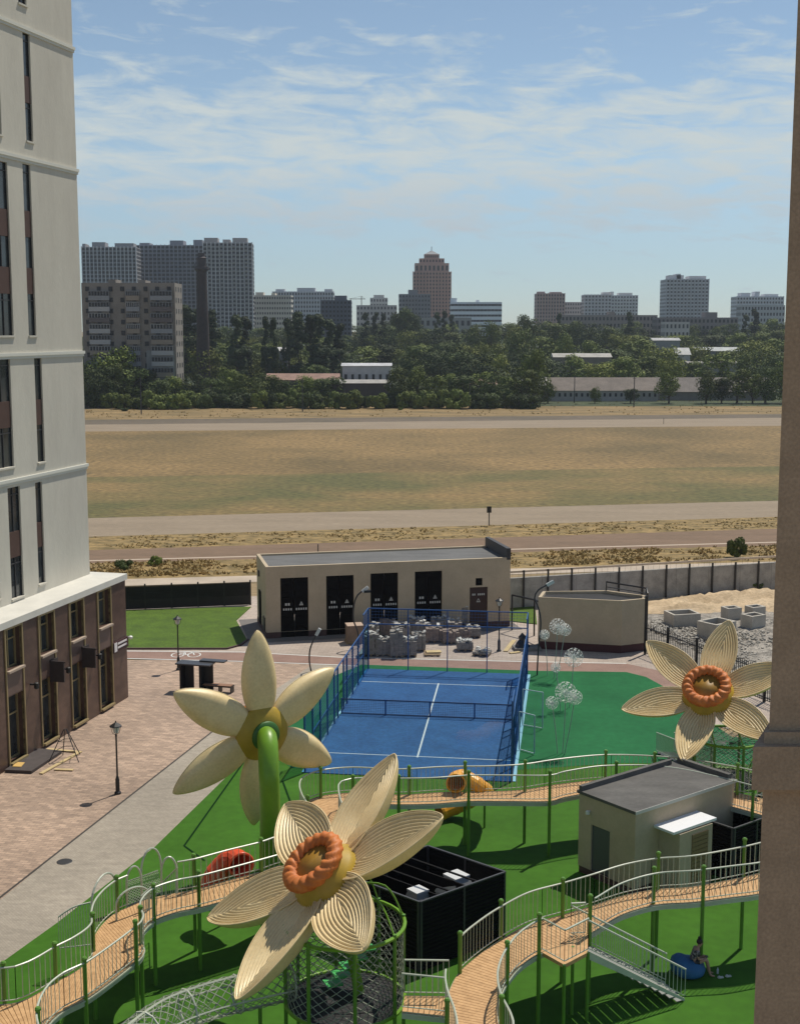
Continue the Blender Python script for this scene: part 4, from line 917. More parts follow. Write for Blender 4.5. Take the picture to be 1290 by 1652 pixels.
nA = lambda x, y: min(range(len(Af)), key=lambda i: (Af[i].xy-G(x, y, ZR).xy).length)
ia = [0, nA(420, 1359), nA(367, 1372), nA(315, 1386), nA(286, 1391)]
for a, b in zip(ia, ia[1:]): railing(Af[a:b+1], wA)
ia = [nA(205, 1413), nA(188, 1420), nA(150, 1460), nA(148, 1490), nA(88, 1528), nA(24, 1560), len(Af)-1]
for a, b in zip(ia, ia[1:]): railing(Af[a:b+1], wA)
split_rail(An, wA, 7)
for x, y, z in ((312, 1381, 3.5), (320, 1408, 3.5), (247, 1429, 3.5), (188, 1416, 3.5), (149, 1476, 3.5), (218, 1488, 3.6), (226, 1465, 3.5), (136, 1549, 3.5), (88, 1524, 3.5), (61, 1630, 3.5), (421, 1355, 3.5), (455, 1374, 3.5), (5, 1556, 3.5)):
    post(x, y, wA, z)
# hoops and net ramps beside walkway A
def arch(x0, y0, xt, yt, x1, y1, z=ZD, z1=None, parent=None):
    a, t_, b = G(x0, y0, z), G(xt, yt, z+1.0 if z1 is None else z1), G(x1, y1, z)
    c = (a+b)/2; h = ZAT(c, yt); pts = []
    for k in range(13):
        an = math.pi*k/12; q = c-(b-a)/2*math.cos(an); pts.append(Vector((q.x, q.y, z+(h-z)*(.55+.45*math.sin(an)) if 0 < k < 12 else z+(h-z)*.55)))
    return [Vector((a.x, a.y, z-.1))]+pts+[Vector((b.x, b.y, z-.1))]
t = thing('climbing_hoops', 'row of white tube hoops and net ramps at the plaza side of the near walkway', 'climbing frame', G(190, 1500))
for x0, y0, xt, yt, x1, y1 in ((149, 1500, 168, 1412, 188, 1468), (205, 1462, 218, 1398, 229, 1454), (229, 1452, 246, 1369, 261, 1440), (261, 1440, 273, 1383, 286, 1438), (188, 1485, 216, 1433, 240, 1466)):
    M().tube(arch(x0, y0, xt, yt, x1, y1), .035, 6).build('hoop', m_rail, t)
def bars_between(top, bot, n):
    m = M(); T_, B_ = resample(top, n), resample(bot, n); m.tube(T_, .03, 5); m.tube(B_, .02, 4)
    for a, b in zip(T_, B_): m.tube([a, b], .012, 4, cap=False)
    return m
def net_between(top, bot, n, k, r=.012):
    m = M(); T_, B_ = resample(top, n), resample(bot, n)
    for i in range(n-1):
        for j in range(k):
            p = lambda a, b: T_[a].lerp(B_[a], b/k)
            m.tube([p(i, j), p(i+1, j+1)], r, 3, cap=False); m.tube([p(i+1, j), p(i, j+1)], r, 3, cap=False)
    m.tube(T_, r*2, 4); m.tube(B_, r*2, 4); return m
m_net = mat('net_rope', (.28, .31, .24), .7, var=.3, scale=3); m_netd = mat('dark_net_rope', (.10, .11, .10), .7)
rA = [G(94, 1480, 2.0), G(118, 1464, 2.3), G(148, 1456, 2.4)]; rB = [Vector((p.x, p.y, .9)) for p in rA]
bars_between(spline(rA), spline(rB), 14).build('guard_rail', m_rail, t)
rA = [G(205, 1462, ZD), G(262, 1440, ZD)]; rB = [G(215, 1452, .4), G(268, 1432, .4)]; net_between(rA, [p+Vector((-.6, 1.6, 0)) for p in rB], 12, 9).build('net_ramp', m_net, t)
rA = [G(228, 1446, 2.9), G(252, 1424, 3.2)]; rB = [G(228, 1476, ZD), G(252, 1460, ZD)]; bars_between(rA, rB, 8).build('guard_rail', m_rail, t)
rA = [G(262, 1424, 2.2), G(286, 1400, 3.2)]; rB = [G(262, 1460, 1.2), G(286, 1446, ZD)]; bars_between(rA, rB, 8).build('guard_rail', m_rail, t)
# --- C: lower right walkway
wC = thing('elevated_walkway', 'right hand wooden walkway with a stair flight climbing past the shed', 'walkway', G(1053, 1564), 'elevated playground walkways')
Cf = edge([(1330, 1338, 3.9), (1230, 1359, 3.85), (1201, 1366, 3.8), (1118, 1381, 3.7), (1062, 1385, 3.6), (1007, 1395, 3.5), (959, 1410), (908, 1425), (853, 1440), (808, 1463), (773, 1486), (741, 1513), (725, 1542), (718, 1572), (722, 1600), (733, 1630), (737, 1665), (720, 1720)])
Cn = edge([(1330, 1372, 3.85), (1230, 1391, 3.8), (1184, 1397, 3.75), (1118, 1405, 3.65), (1060, 1409, 3.55), (1003, 1425, 3.45), (959, 1450), (930, 1465), (875, 1482), (840, 1503), (817, 1530), (804, 1560), (803, 1586), (811, 1612), (822, 1632), (828, 1660), (815, 1720)])
deck(Cf, Cn, wC)
kf = len(Cf); kn = len(Cn)
split_rail(Cf[:int(kf*.70)], wC, 7); railing(Cf[int(kf*.78):], wC)
def nearest(pts, q): return min(range(len(pts)), key=lambda i: (pts[i].xy-q.xy).length)
iL0, iL1 = nearest(Cn, G(948, 1457, ZR)), nearest(Cn, G(874, 1483, ZR))
split_rail(Cn[:iL0], wC, 4); split_rail(Cn[iL1:], wC, 4)
for x, y, z in ((1201, 1356, 4.0), (1062, 1378, 3.75), (1055, 1402, 3.65), (952, 1447, 3.6), (870, 1477, 3.6), (908, 1420, 3.6), (808, 1455, 3.55), (742, 1507, 3.55), (818, 1522, 3.55), (809, 1610, 3.55), (721, 1616, 3.55), (1135, 1400, 3.75)):
    post(x, y, wC, z)
# stair landing and flight
l0, l1 = Cn[iL1], Cn[iL0]
c1, c2 = G(910, 1557, ZD), G(948, 1537, ZD)
lm_ = M(); lm_.add([l0, c1, c2, l1, l0-Z*.12, c1-Z*.12, c2-Z*.12, l1-Z*.12], [(0, 1, 2, 3), (7, 6, 5, 4), (0, 4, 5, 1), (1, 5, 6, 2), (2, 6, 7, 3), (3, 7, 4, 0)]); lm_.build('landing', m_wood, wC)
railing([l0, c1], wC); railing([c1, c2], wC)
for p in (c1, c2, c1.lerp(c2, .5)+Vector((0, .8, 0))): M().tube([Vector((p.x, p.y, .02)), Vector((p.x, p.y, ZD))], .055, 8).build('post', m_post, wC)
f1 = G(1104, 1616, 0.0); st_dir = (Vector((f1.x, f1.y, 0))-Vector((c2.x, c2.y, 0))); sl_ = st_dir.length; st_dir.normalize(); sn = Vector((-st_dir.y, st_dir.x, 0))
c3 = c2+sn*1.15
stt = M(); nst = 13
for i in range(nst):
    a = (i+.5)/nst; p = Vector((c2.x, c2.y, 0))+st_dir*sl_*a+sn*.57+Z*(ZD*(1-(i+1)/nst)+.02); stt.box(p, (sl_/nst+.04, 1.1, .035), math.atan2(st_dir.y, st_dir.x))
stt.build('treads', mat('grating', (.24, .25, .24), .5, metal=.4), wC)
for o_ in (0, 1.15):
    a = Vector((c2.x, c2.y, ZD))+sn*o_; b = Vector((f1.x, f1.y, .05))+sn*o_
    m = M(); m.add([a+Z*.05, b+Z*.05, b-Z*.05+Z*.0, a-Z*.22, a+Z*.05+sn*.04, b+Z*.05+sn*.04, b-Z*.05+sn*.04, a-Z*.22+sn*.04], [(0, 1, 2, 3), (4, 7, 6, 5), (0, 4, 5, 1), (3, 2, 6, 7)]); m.build('stringer', m_rail, wC)
    railing([a, b], wC, h=1.05, step=.17, name='stair_railing', bottom=.14)
railing([c3, l1+Vector((-.1, -.05, 0))], wC)
lm_ = M(); lm_.add([c2, c3, l1, c2-Z*.1, c3-Z*.1, l1-Z*.1], [(0, 1, 2), (5, 4, 3)]); lm_.build('landing', m_wood, wC)

# ================================================================== NET TOWER, TUNNEL
def net_tower(name, label, c, r, z0, z1, top_z, apex, nseg=30, axis=Vector((0, 0, 1))):
    t = thing(name, label, 'climbing tower', Vector((c.x, c.y, 0))); c = Vector((c.x, c.y, 0))
    def pt(a, z, rr=r): return c+Vector((rr*math.cos(a), rr*math.sin(a), z))
    for k in range(8):
        a = k*math.pi/4+.2; M().tube([pt(a, .02), pt(a, z1+.1)], .06, 8).build('post', m_post, t)
    for z in (z0, z1): M().tube([pt(a*math.pi/18, z) for a in range(36)], .06, 7, closed=True).build('ring', m_stem, t)
    m = M(); rows = int((z1-z0)/.26)
    for i in range(nseg):
        for j in range(rows):
            a, a2 = 2*math.pi*i/nseg, 2*math.pi*(i+1)/nseg; za, zb_ = z0+(z1-z0)*j/rows, z0+(z1-z0)*(j+1)/rows; rr = r-.04
            m.tube([pt(a, za, rr), pt(a2, zb_, rr)], .014, 3, cap=False); m.tube([pt(a2, za, rr), pt(a, zb_, rr)], .014, 3, cap=False)
    m.build('net_wall', m_net, t)
    m = M()
    for k in range(7): m.tube([pt(a*math.pi/12, z1-.3, r*(k+1)/7.3) for a in range(24)], .012, 3, closed=True)
    for k in range(22): m.tube([pt(2*math.pi*k/22, z1-.3, .1), pt(2*math.pi*k/22, z1-.05, r)], .012, 3)
    m.build('net_roof', m_netd, t)
    m = M().lathe(c+Z*(z0-.05), [(r-.05, 0), (r-.05, .04)], 32); m.build('floor_mat', mat('black_mat', (.02, .02, .022), .8, var=.4, scale=4), t)
    if apex is not None:
        m = M()
        for k in range(8):
            a = k*math.pi/4+.2; p0 = pt(a, z1)
            if (p0-Vector(apex)).dot(axis) > -.35: continue
            ap = Vector(apex)+Vector((.35*math.cos(a), .35*math.sin(a), 0)); mid = p0.lerp(ap, .5)+Vector((.3*math.cos(a), .3*math.sin(a), .45)); m.tube(spline([p0, mid, ap], .2), .03, 5)
        m.build('dome_bars', m_stem, t)
    return t
H2 = AY(518, 1405, 37.64); N2 = Vector((-.573, -.28, .77)).normalized()
TC = G(556, 1489, 4.15)
tw2 = net_tower('net_tower', 'round green net tower carrying the big open flower in the foreground', TC, 1.78, 1.75, 4.15, 4.15, H2-N2*.7, axis=N2)
c = Vector((TC.x, TC.y, 0))
m = M(); m.tube(spline([c+Vector((.4, .3, 1.8)), c+Vector((.2, .2, 3)), c+Vector((-.1, 0, 4)), H2-N2*.6], .2), .16, 10); m.build('inner_stem', m_stem, tw2)
m = M(); 
for k in range(5): m.box(c+Vector((-.4+.25*k, .6, 1.95+.28*k)), (.5, .5, .06), .4)
m.build('inner_steps', mat('bright_green_panel', (.06, .42, .10), .4), tw2)
t = thing('link_platform', 'short wooden bridge between the foreground net tower and the curved walkway', 'platform', G(685, 1640, ZD)*1.0)
pa, pb = G(652, 1549, ZR)-Z*RH, G(724, 1550, ZR)-Z*RH; pc, pd = G(648, 1571, ZR)-Z*RH, G(718, 1578, ZR)-Z*RH
deck([pa, pb], [pc+Vector((0, -.1, 0)), pd+Vector((0, -.1, 0))], t); railing([pa, pb], t, step=.16); railing([pc, pd], t, step=.16)
# net tunnel from the tower to the bottom left
t = thing('net_tunnel', 'crawl tunnel of grey rope net with white hoops running off the net tower', 'climbing tunnel', G(330, 1652))
tp_ = spline([G(468, 1585, 2.2), G(400, 1600, 2.2), G(330, 1618, 2.2), G(262, 1645, 2.2), G(200, 1690, 2.2)], .28); rT = .55
def ringpts(p, d, n=12): 
    a = d.cross(Z).normalized(); b = a.cross(d).normalized(); return [p+(a*math.cos(2*math.pi*k/n)+b*math.sin(2*math.pi*k/n))*rT for k in range(n)]
rings = []
for i, p in enumerate(tp_): d = (tp_[min(i+1, len(tp_)-1)]-tp_[max(0, i-1)]).normalized(); rings.append(ringpts(p, d))
m = M()
for i in range(len(rings)-1):
    for k in range(12): m.tube([rings[i][k], rings[i+1][(k+1) % 12]], .013, 3, cap=False); m.tube([rings[i][(k+1) % 12], rings[i+1][k]], .013, 3, cap=False)
m.build('net', m_net, t)
for i in range(0, len(rings), 5): M().tube(rings[i], .035, 5, closed=True).build('hoop', m_rail, t)
m = M(); m.tube([r_[3] for r_ in rings], .035, 5); m.tube([r_[9] for r_ in rings], .035, 5); m.tube([r_[0] for r_ in rings], .03, 5); m.tube([r_[6] for r_ in rings], .03, 5); m.build('tunnel_rail', m_rail, t)
for i in range(3, len(rings), 8): M().tube([Vector((tp_[i].x, tp_[i].y, .02)), tp_[i]-Z*rT], .06, 7).build('post', m_post, t)

# ================================================================== FLOWERS
m_petal = mat('cream_petal', (.82, .66, .38), .42, c2=(.72, .55, .29), scale=1.0, fine=.07)
m_petb = mat('cream_petal_back', (.82, .65, .35), .45, c2=(.74, .56, .28), scale=1.0, fine=.07)
m_cor = mat('orange_corona', (.66, .21, .045), .6, c2=(.52, .14, .025), scale=2)
m_cup = mat('ochre_cup', (.38, .21, .03), .5, c2=(.30, .16, .02), scale=1.5); m_yel = mat('yellow_disc', (.46, .31, .03), .5, c2=(.36, .24, .02), scale=1.5)
def petal(m, hub, e, s_, n, r0, L_, W, h, hull, ridges=6):
    """petal from radius r0 to L_ along e; s_ sideways; n flower axis. Upper surface with nested ridges, hull below"""
    NS, NT = 64, 84
    def half(u): 
        base = math.sin(math.pi*(.12+.88*u)**.88) if u < 1 else 0
        return 1.05*W*max(0.0, base)**.66
    def ctr(u): return hub+e*(r0+(L_-r0)*u)+n*(h*(u**1.4)+.12*math.sin(math.pi*u))
    top = []; bot = []
    for i in range(NS+1):
        u = min(1, i/NS); w_ = half(u) if u < .999 else 0.0; c = ctr(u); dep = .20*math.sin(math.pi*min(1, .12+.88*u))**.8
        for j in range(NT+1):
            t_ = -1+2*j/NT; rg_ = abs(math.sin((1-abs(t_))*w_*math.pi/.115))
            amp = .08*min(1, w_/.30)*min(1, (1-abs(t_))*w_/.03)
            z = -dep*(1-t_*t_)*1.1+amp*(rg_-.5)
            top.append(c+s_*(w_*t_)+n*z)
        for j in range(17):
            t_ = -1+2*j/16; z = -hull*(math.sin(math.pi*min(1, .10+.90*u))**.6 if u < 1 else 0)*(max(0.0, 1-abs(t_)**3.0))**.5
            bot.append(c+s_*(w_*t_)+n*z)
    mt = M(); a = NT+1
    mt.add(top, [(i*a+j, i*a+j+1, (i+1)*a+j+1, (i+1)*a+j) for i in range(NS) for j in range(NT)])
    k0 = len(mt.f); b = 17; mt.cur = 1
    mt.add(bot, [(i*b+j, (i+1)*b+j, (i+1)*b+j+1, i*b+j+1) for i in range(NS) for j in range(16)])
    # rim bead
    mt.cur = 0
    for sgn in (0, NT): mt.tube([top[i*a+sgn]+n*.01 for i in range(NS+1)], .022, 5)
    return mt
def flower(label, hub, n, u_, roll, L_, h, W, parent_label=None, hull=.5, r0=.75, loc=None, back=False, ring=1.13):
    n = n.normalized(); ua = Vector((0, 0, 1)).cross(n).normalized(); va = n.cross(ua)
    t = thing('flower_sculpture', label, 'flower sculpture', loc if loc is not None else hub, 'giant flower sculptures')
    for k in range(6):
        a = roll+k*math.pi/3; e = ua*math.cos(a)+va*math.sin(a); s_ = n.cross(e)
        petal(None, hub-n*.12, e, s_, n, r0, L_, W, h, hull).build('petal', [m_petal, m_petb], t, smooth=True)
    # corona: wavy ring
    m = M(); NA, NP = 108, 18; vs = []
    for i in range(NA):
        a = 2*math.pi*i/NA
        for j in range(NP):
            q = 2*math.pi*j/NP; tw_ = a+.30*math.sin(q)
            lob = math.sin(9*(tw_+.18*q/6.28)*1.0); lobe = 1-abs(math.sin(9*tw_))**1.0
            bulge = .22*(1-.34*lobe); 
            rad = ring-.31+bulge*math.cos(q)*1.2; z = .42+bulge*math.sin(q)*1.15
            vs.append(hub+(ua*math.cos(a)+va*math.sin(a))*rad+n*z)
    m.add(vs, [(i*NP+j, ((i+1) % NA)*NP+j, ((i+1) % NA)*NP+(j+1) % NP, i*NP+(j+1) % NP) for i in range(NA) for j in range(NP)]); m.build('corona', m_cor, t, smooth=True)
    m = M(); m.lathe(hub, [(.25, -.15), (.45, -.02), (ring-.52, .12), (ring-.5, .45)], 32, n, ua, va); m.build('cup', m_cup, t, smooth=True)
    m = M(); m.lathe(hub, [(.35, -.62), (.75, -.55), (ring-.02, -.34), (ring+.02, -.22), (ring-.1, -.02), (ring-.3, .3), (ring-.34, .4)], 32, n, ua, va); m.build('receptacle', m_yel, t, smooth=True)
    return t, ua, va
N1 = Vector((-.542, .838, .055)); HB1 = AY(418, 1180, 51.29)
f1_, ua, va = flower('giant cream flower on a thick green stem seen from behind', HB1, N1, None, .531, 4.11, .41, .72, hull=.42, loc=Vector((G(437, 1428).x, G(437, 1428).y, 0)))
sb0 = G(437, 1428); s_tip = HB1-N1.normalized()*.6
pts = spline([Vector((sb0.x, sb0.y, -.05)), Vector((sb0.x, sb0.y, 1.6)), Vector((sb0.x, sb0.y, 3.4)), Vector((sb0.x-.02, sb0.y+.02, 4.5)), Vector((sb0.x, sb0.y, HB1.z-.55)).lerp(s_tip, .32)+Z*.12, s_tip.lerp(Vector((sb0.x, sb0.y, s_tip.z)), .35)+Z*.12, s_tip], .25)
M().tube(pts, [.40]*(len(pts)-3)+[.39, .37, .34], 20).build('stem', m_stem, f1_, smooth=True)
m = M(); m.lathe(HB1, [(.34, -.72), (.58, -.66), (.62, -.55), (.4, -.5)], 24, N1.normalized(), ua, va); m.build('stem_collar', mat('dark_green_collar', (.035, .13, .02), .5), f1_, smooth=True)
f2_, _, _ = flower('biggest open cream flower with orange centre tilting over the net tower', H2, N2, None, .876, 4.44, .17, .92, hull=.62)
N3 = Vector((-.27, -.593, .759)); HB3 = AY(1141, 1116, 56.36)
f3_, _, _ = flower('open cream flower with orange centre beside the stucco pier', HB3, N3, None, .434, 3.81, .38, .72, hull=.45)
# tower beneath the third flower
c3_ = Vector((HB3.x+1.1, HB3.y+.6, 0))
tw3 = net_tower('net_tower', 'dark net climbing tower under the flower beside the stucco pier', c3_, 1.6, 1.6, 3.6, 3.6, HB3-N3.normalized()*.7, 26, axis=N3.normalized())
t = thing('net_tunnel', 'dark sagging net tunnel leaving the tower towards the stucco pier', 'climbing tunnel', Vector((c3_.x+2, c3_.y, 0)))
tp_ = spline([c3_+Vector((1.2, -.3, 2.3)), c3_+Vector((2.6, -1.4, 2.1)), c3_+Vector((4.2, -2.6, 1.9))], .28); rT = .7; rings = []
for i, p in enumerate(tp_): d = (tp_[min(i+1, len(tp_)-1)]-tp_[max(0, i-1)]).normalized(); rings.append(ringpts(p, d))
m = M()
for i in range(len(rings)-1):
    for k in range(12): m.tube([rings[i][k], rings[i+1][(k+1) % 12]], .016, 3, cap=False); m.tube([rings[i][(k+1) % 12], rings[i+1][k]], .016, 3, cap=False)
m.build('net', m_net, t)
for i in range(0, len(rings), 4): M().tube(rings[i], .035, 5, closed=True).build('hoop', m_stem, t)
for i in range(2, len(rings), 6): M().tube([Vector((tp_[i].x, tp_[i].y, .02)), tp_[i]-Z*rT], .06, 7).build('post', m_post, t)
# stair with white rails climbing to it
t = thing('access_stair', 'stair with thin white rails behind the lower petal of the flower by the pier', 'stair', G(1058, 1212))
a = G(1058, 1214); b = Vector((c3_.x-1.5, c3_.y-.1, 2.1)); d = b-a; dh = Vector((d.x, d.y, 0)).normalized(); sn3 = Vector((-dh.y, dh.x, 0))
m = M()
for k in range(11): m.box(a+d*((k+.5)/11)+sn3*.45, (.3, .9, .04), math.atan2(dh.y, dh.x))
m.build('treads', m_dark, t)
for o_ in (0, .9): railing([a+sn3*o_, b+sn3*o_], t, h=1.05, name='stair_railing')
# ================================================================== DANDELIONS
def dandelion(px, py, rpx, bx, by, label):
    b = G(bx, by); c = AY(px, py, b.y); r = rpx/F*b.y*1.02; t = thing('dandelion_sculpture', label, 'dandelion sculpture', b, 'white wire dandelion sculptures'); rr = random.Random(int(px*3+py))
    M().tube(spline([b, b.lerp(c, .5)+Vector((.03, 0, 0)), c], .4), .022, 6).build('stem', mat('stem_white', (.42, .46, .40), .4), t)
    m = M(); nb = 64
    for k in range(nb):
        z = 1-2*(k+.5)/nb; a = k*2.39996; q = math.sqrt(1-z*z); d = Vector((q*math.cos(a), q*math.sin(a), z)); e = c+d*r
        m.tube([c+d*r*.1, e], .006, 3, cap=False)
        a1 = d.cross(Vector((.3, .9, .2))).normalized(); b1 = d.cross(a1)
        for g_ in range(3):
            an = g_*math.pi/3+rr.random(); v = a1*math.cos(an)+b1*math.sin(an); m.tube([e-v*r*.17, e+v*r*.17], .0065, 3, cap=False)
    m.build('seed_head', mat('wire_white', (.85, .86, .82), .35), t)
for a in ((878, 1024, 8, 883, 1091, 'small white dandelion ball low against the utility building wall'), (899, 1011, 13, 893, 1095, 'larger white dandelion ball overlapping another against the utility building'), (911, 1016, 10, 897, 1097, 'white dandelion ball peeping from behind the larger one by the wall'),
          (925, 1061, 15.5, 918, 1142, 'single large white dandelion ball above the red lane edge'), (896, 1077, 8, 904, 1148, 'faint small dandelion ball between the two clusters'), (912, 1117, 17, 907, 1216, 'largest white dandelion ball over the deep green rubber'), (927, 1125, 12, 910, 1218, 'white dandelion ball half behind the largest one'), (890, 1134, 10.5, 899, 1217, 'small white dandelion ball lowest over the green rubber')):
    dandelion(*a)
# ================================================================== SLIDES
m_or = mat('orange_plastic', (.80, .23, .02), .35); m_red = mat('red_orange_plastic', (.74, .085, .03), .35); m_yo = mat('amber_plastic', (.78, .36, .03), .35)
def slide(name, label, pts, r, m, parent_end=None, flare=True):
    P = spline(pts, .16); t = thing(name, label, 'slide', Vector((P[-1].x, P[-1].y, 0)), 'tube slides')
    rad = [r*(1+.07*(1 if i % 4 == 0 else 0)) for i in range(len(P))]
    M().tube(P, rad, 18, cap=False).build('tube', m, t, smooth=False)
    M().tube(P[:4], [r*.96]*4, 18, cap=False).build('inner_lining', mat('inner_'+m.name, tuple(min(1, x*1.1) for x in m.node_tree.nodes['Principled BSDF'].inputs['Base Color'].default_value[:3]), .4), t)
    rg_ = M(); d = (P[1]-P[0]).normalized(); a = d.cross(Z).normalized(); b = a.cross(d)
    rg_.tube([P[0]+(a*math.cos(k*math.pi/12)+b*math.sin(k*math.pi/12))*r*1.06 for k in range(24)], r*.11, 6, closed=True); rg_.build('mouth_rim', m, t, smooth=True)
    k = len(P)//2; M().tube([Vector((P[k].x, P[k].y, .02)), P[k]-Z*r], .05, 6).build('support', m_post, t)
    return t, P
slide('tube_slide', 'amber ribbed tube slide curling off the far walkway', [G(735, 1264, 2.75), G(735, 1264, 2.75)+Vector((.05, .45, 0)), G(735, 1264, 2.75)+Vector((.45, .8, -.1)), G(735, 1264, 2.75)+Vector((1.15, .6, -.5)), G(780, 1281, 1.4), G(760, 1289, .95), G(738, 1299, .6), G(708, 1311, .42)], .37, m_yo)
slide('tube_slide', 'red tube slide lying behind the near walkway railing', [G(389, 1396, 2.6), G(389, 1396, 2.6)+Vector((-.22, .42, 0)), G(389, 1396, 2.6)+Vector((-.62, .62, -.2)), G(389, 1396, 2.6)+Vector((-1.05, .55, -.75)), G(389, 1396, 2.6)+Vector((-1.35, .35, -1.5))], .42, m_red)
# ================================================================== PERSON ON BEAN BAG
pb0 = G(1112, 1580)
bb = M(); bb.lathe(pb0+Vector((0, .35, .02)), [(.42, 0), (.56, .08), (.60, .22), (.55, .36), (.40, .48), (.20, .55), (.05, .56)], 24)
bb.v = [(x, y, z+.30*max(0, (pb0.x-x)/.6)*(z/.56)) for x, y, z in bb.v]
o = bb.build('bean_bag', mat('blue_fabric', (.03, .15, .34), .7, var=.3, scale=2), smooth=True); move_origin(o, pb0); tag(o, 'blue bean bag seat on the green rubber under the walkway', 'bean bag')
def skin(name, verts, edges, radii, m, parent, sub=1, off=None):
    me = bpy.data.meshes.new(name); me.from_pydata([Vector(v)-off for v in verts], edges, []); me.materials.append(m); o = bpy.data.objects.new(name, me); col.objects.link(o); o.parent = parent
    md = o.modifiers.new('skin', 'SKIN'); sv = me.skin_vertices[0].data
    for i, r in enumerate(radii): sv[i].radius = (r, r) if not isinstance(r, tuple) else r
    sv[0].use_root = True; md.use_smooth_shade = True; s2 = o.modifiers.new('sub', 'SUBSURF'); s2.levels = s2.render_levels = sub; return o
hp = pb0+Vector((.14, .25, .52)); pr_ = thing('person', 'person with dark bun, patterned shirt and bare legs sitting on the bean bag', 'person', (pb0.x+.1, pb0.y+.2, 0))
V = lambda x, y, z: hp+Vector((x, y, z))
vs = [V(0, 0, 0), V(.02, 0, .16), V(.08, 0, .32), V(.14, 0, .44), V(.18, 0, .50), V(.23, 0, .60), V(.25, 0, .68)]; ed = [(0, 1), (1, 2), (2, 3), (3, 4), (4, 5), (5, 6)]; rd = [(.15, .12), (.13, .10), (.15, .10), (.12, .08), .05, .085, .09]
def chain(start, pts, rr_):
    p = start
    for q, r in zip(pts, rr_): vs.append(q); rd.append(r); ed.append((p, len(vs)-1)); p = len(vs)-1
    return p
for s_ in (-1, 1):
    chain(0, [V(.10, s_*.10, -.02), V(.44, s_*.13, .12), V(.50, s_*.12, -.10), V(.57, s_*.11, -.42), V(.62, s_*.11, -.47), V(.74, s_*.12, -.49)], [.095, .068, .055, .040, .038, .028])
    e = chain(3, [V(.13, s_*.18, .40), V(.14, s_*.22, .16), V(.34, s_*.10, .12), V(.40, s_*.07, .13)], [.055, .042, .03, .028])
    for fz in range(4): chain(e, [V(.44, s_*(.09-.018*fz), .15-.004*fz), V(.475-.004*fz, s_*(.085-.018*fz), .135)], [.010, .008])
    chain(e, [V(.42, s_*.035, .15), V(.44, s_*.03, .165)], [.011, .009])
m_skin = mat('skin', (.42, .25, .17), .6)
skin('body', vs, ed, rd, m_skin, pr_, 1, Vector(pr_.location))
m_shirt = mat('patterned_shirt', (.35, .30, .32), .8, c2=(.03, .025, .03), scale=14, lo=.45, hi=.55)
sv_ = [V(-.01, 0, .02), V(.02, 0, .17), V(.08, 0, .32), V(.13, 0, .42), V(.13, -.18, .40), V(.135, -.215, .24), V(.13, .18, .40), V(.135, .215, .24)]
skin('shirt', sv_, [(0, 1), (1, 2), (2, 3), (3, 4), (4, 5), (3, 6), (6, 7)], [(.17, .14), (.15, .125), (.165, .12), (.12, .10), .075, .065, .075, .065], m_shirt, pr_, 1, Vector(pr_.location))
sv_ = [V(0, 0, 0), V(.10, -.10, -.02), V(.28, -.12, .06), V(.10, .10, -.02), V(.28, .12, .06)]
skin('shorts', sv_, [(0, 1), (1, 2), (0, 3), (3, 4)], [(.17, .13), .115, .095, .115, .095], mat('dark_shorts', (.03, .03, .035), .8), pr_, 1, Vector(pr_.location))
m_hair = mat('dark_hair', (.025, .013, .012), .6)
hm = M(); hc = V(.225, 0, .66)
def ell(m, c, a, b, h, n=10, k=7):
    for i in range(k): pass
    pr2 = [(max(.004, math.sin(math.pi*i/k)), -math.cos(math.pi*i/k)) for i in range(k+1)]
    vs_ = [c+Vector((r_*a*math.cos(2*math.pi*j/n), r_*b*math.sin(2*math.pi*j/n), z_*h)) for r_, z_ in pr2 for j in range(n)]
    m.add(vs_, [(i*n+j, i*n+(j+1) % n, (i+1)*n+(j+1) % n, (i+1)*n+j) for i in range(k) for j in range(n)])
ell(hm, hc+Vector((-.015, 0, .03)), .105, .10, .105); ell(hm, hc+Vector((-.02, 0, .16)), .055, .055, .055); hm.build('hair', m_hair, pr_, smooth=True)
fm = M(); ell(fm, hc+Vector((.10, 0, -.03)), .018, .014, .022, 6, 4); ell(fm, hc+Vector((.02, .095, -.02)), .018, .012, .03, 6, 4); ell(fm, hc+Vector((.02, -.095, -.02)), .018, .012, .03, 6, 4); fm.build('nose_and_ears', m_skin, pr_, smooth=True)
fm = M()
for s_ in (-1, 1): ell(fm, hc+Vector((.088, s_*.035, .0)), .008, .012, .007, 6, 4)
fm.build('eyes', m_hair, pr_); fm = M(); ell(fm, hc+Vector((.088, 0, -.06)), .008, .022, .006, 6, 4); fm.build('mouth', mat('lips', (.30, .10, .08), .6), pr_)
o = M().box(V(.47, 0, .16), (.08, .15, .012), 0).build('phone', m_black); tag(o, 'black phone held in the seated person hands', 'phone')
o = M().lathe(G(1157, 1572), [(.035, 0), (.037, .16), (.015, .20), (.015, .23)], 10).build('bottle', mat('bottle_plastic', (.5, .55, .56), .2)); tag(o, 'small clear bottle standing on the rubber by the seated person', 'bottle')
q = G(1166, 1578); m = M()
for s_ in (-.14, .14): m.lathe(q+Vector((s_, s_*.3, 0)), [(.05, 0), (.07, .03), (.05, .07), (.02, .09)], 8); m.box(q+Vector((s_+.06, s_*.3, .03)), (.16, .09, .05), .3)
o = m.build('shoes', mat('pale_shoes', (.45, .47, .44), .6)); tag(o, 'pair of pale shoes left on the rubber beside the bottle', 'shoes')
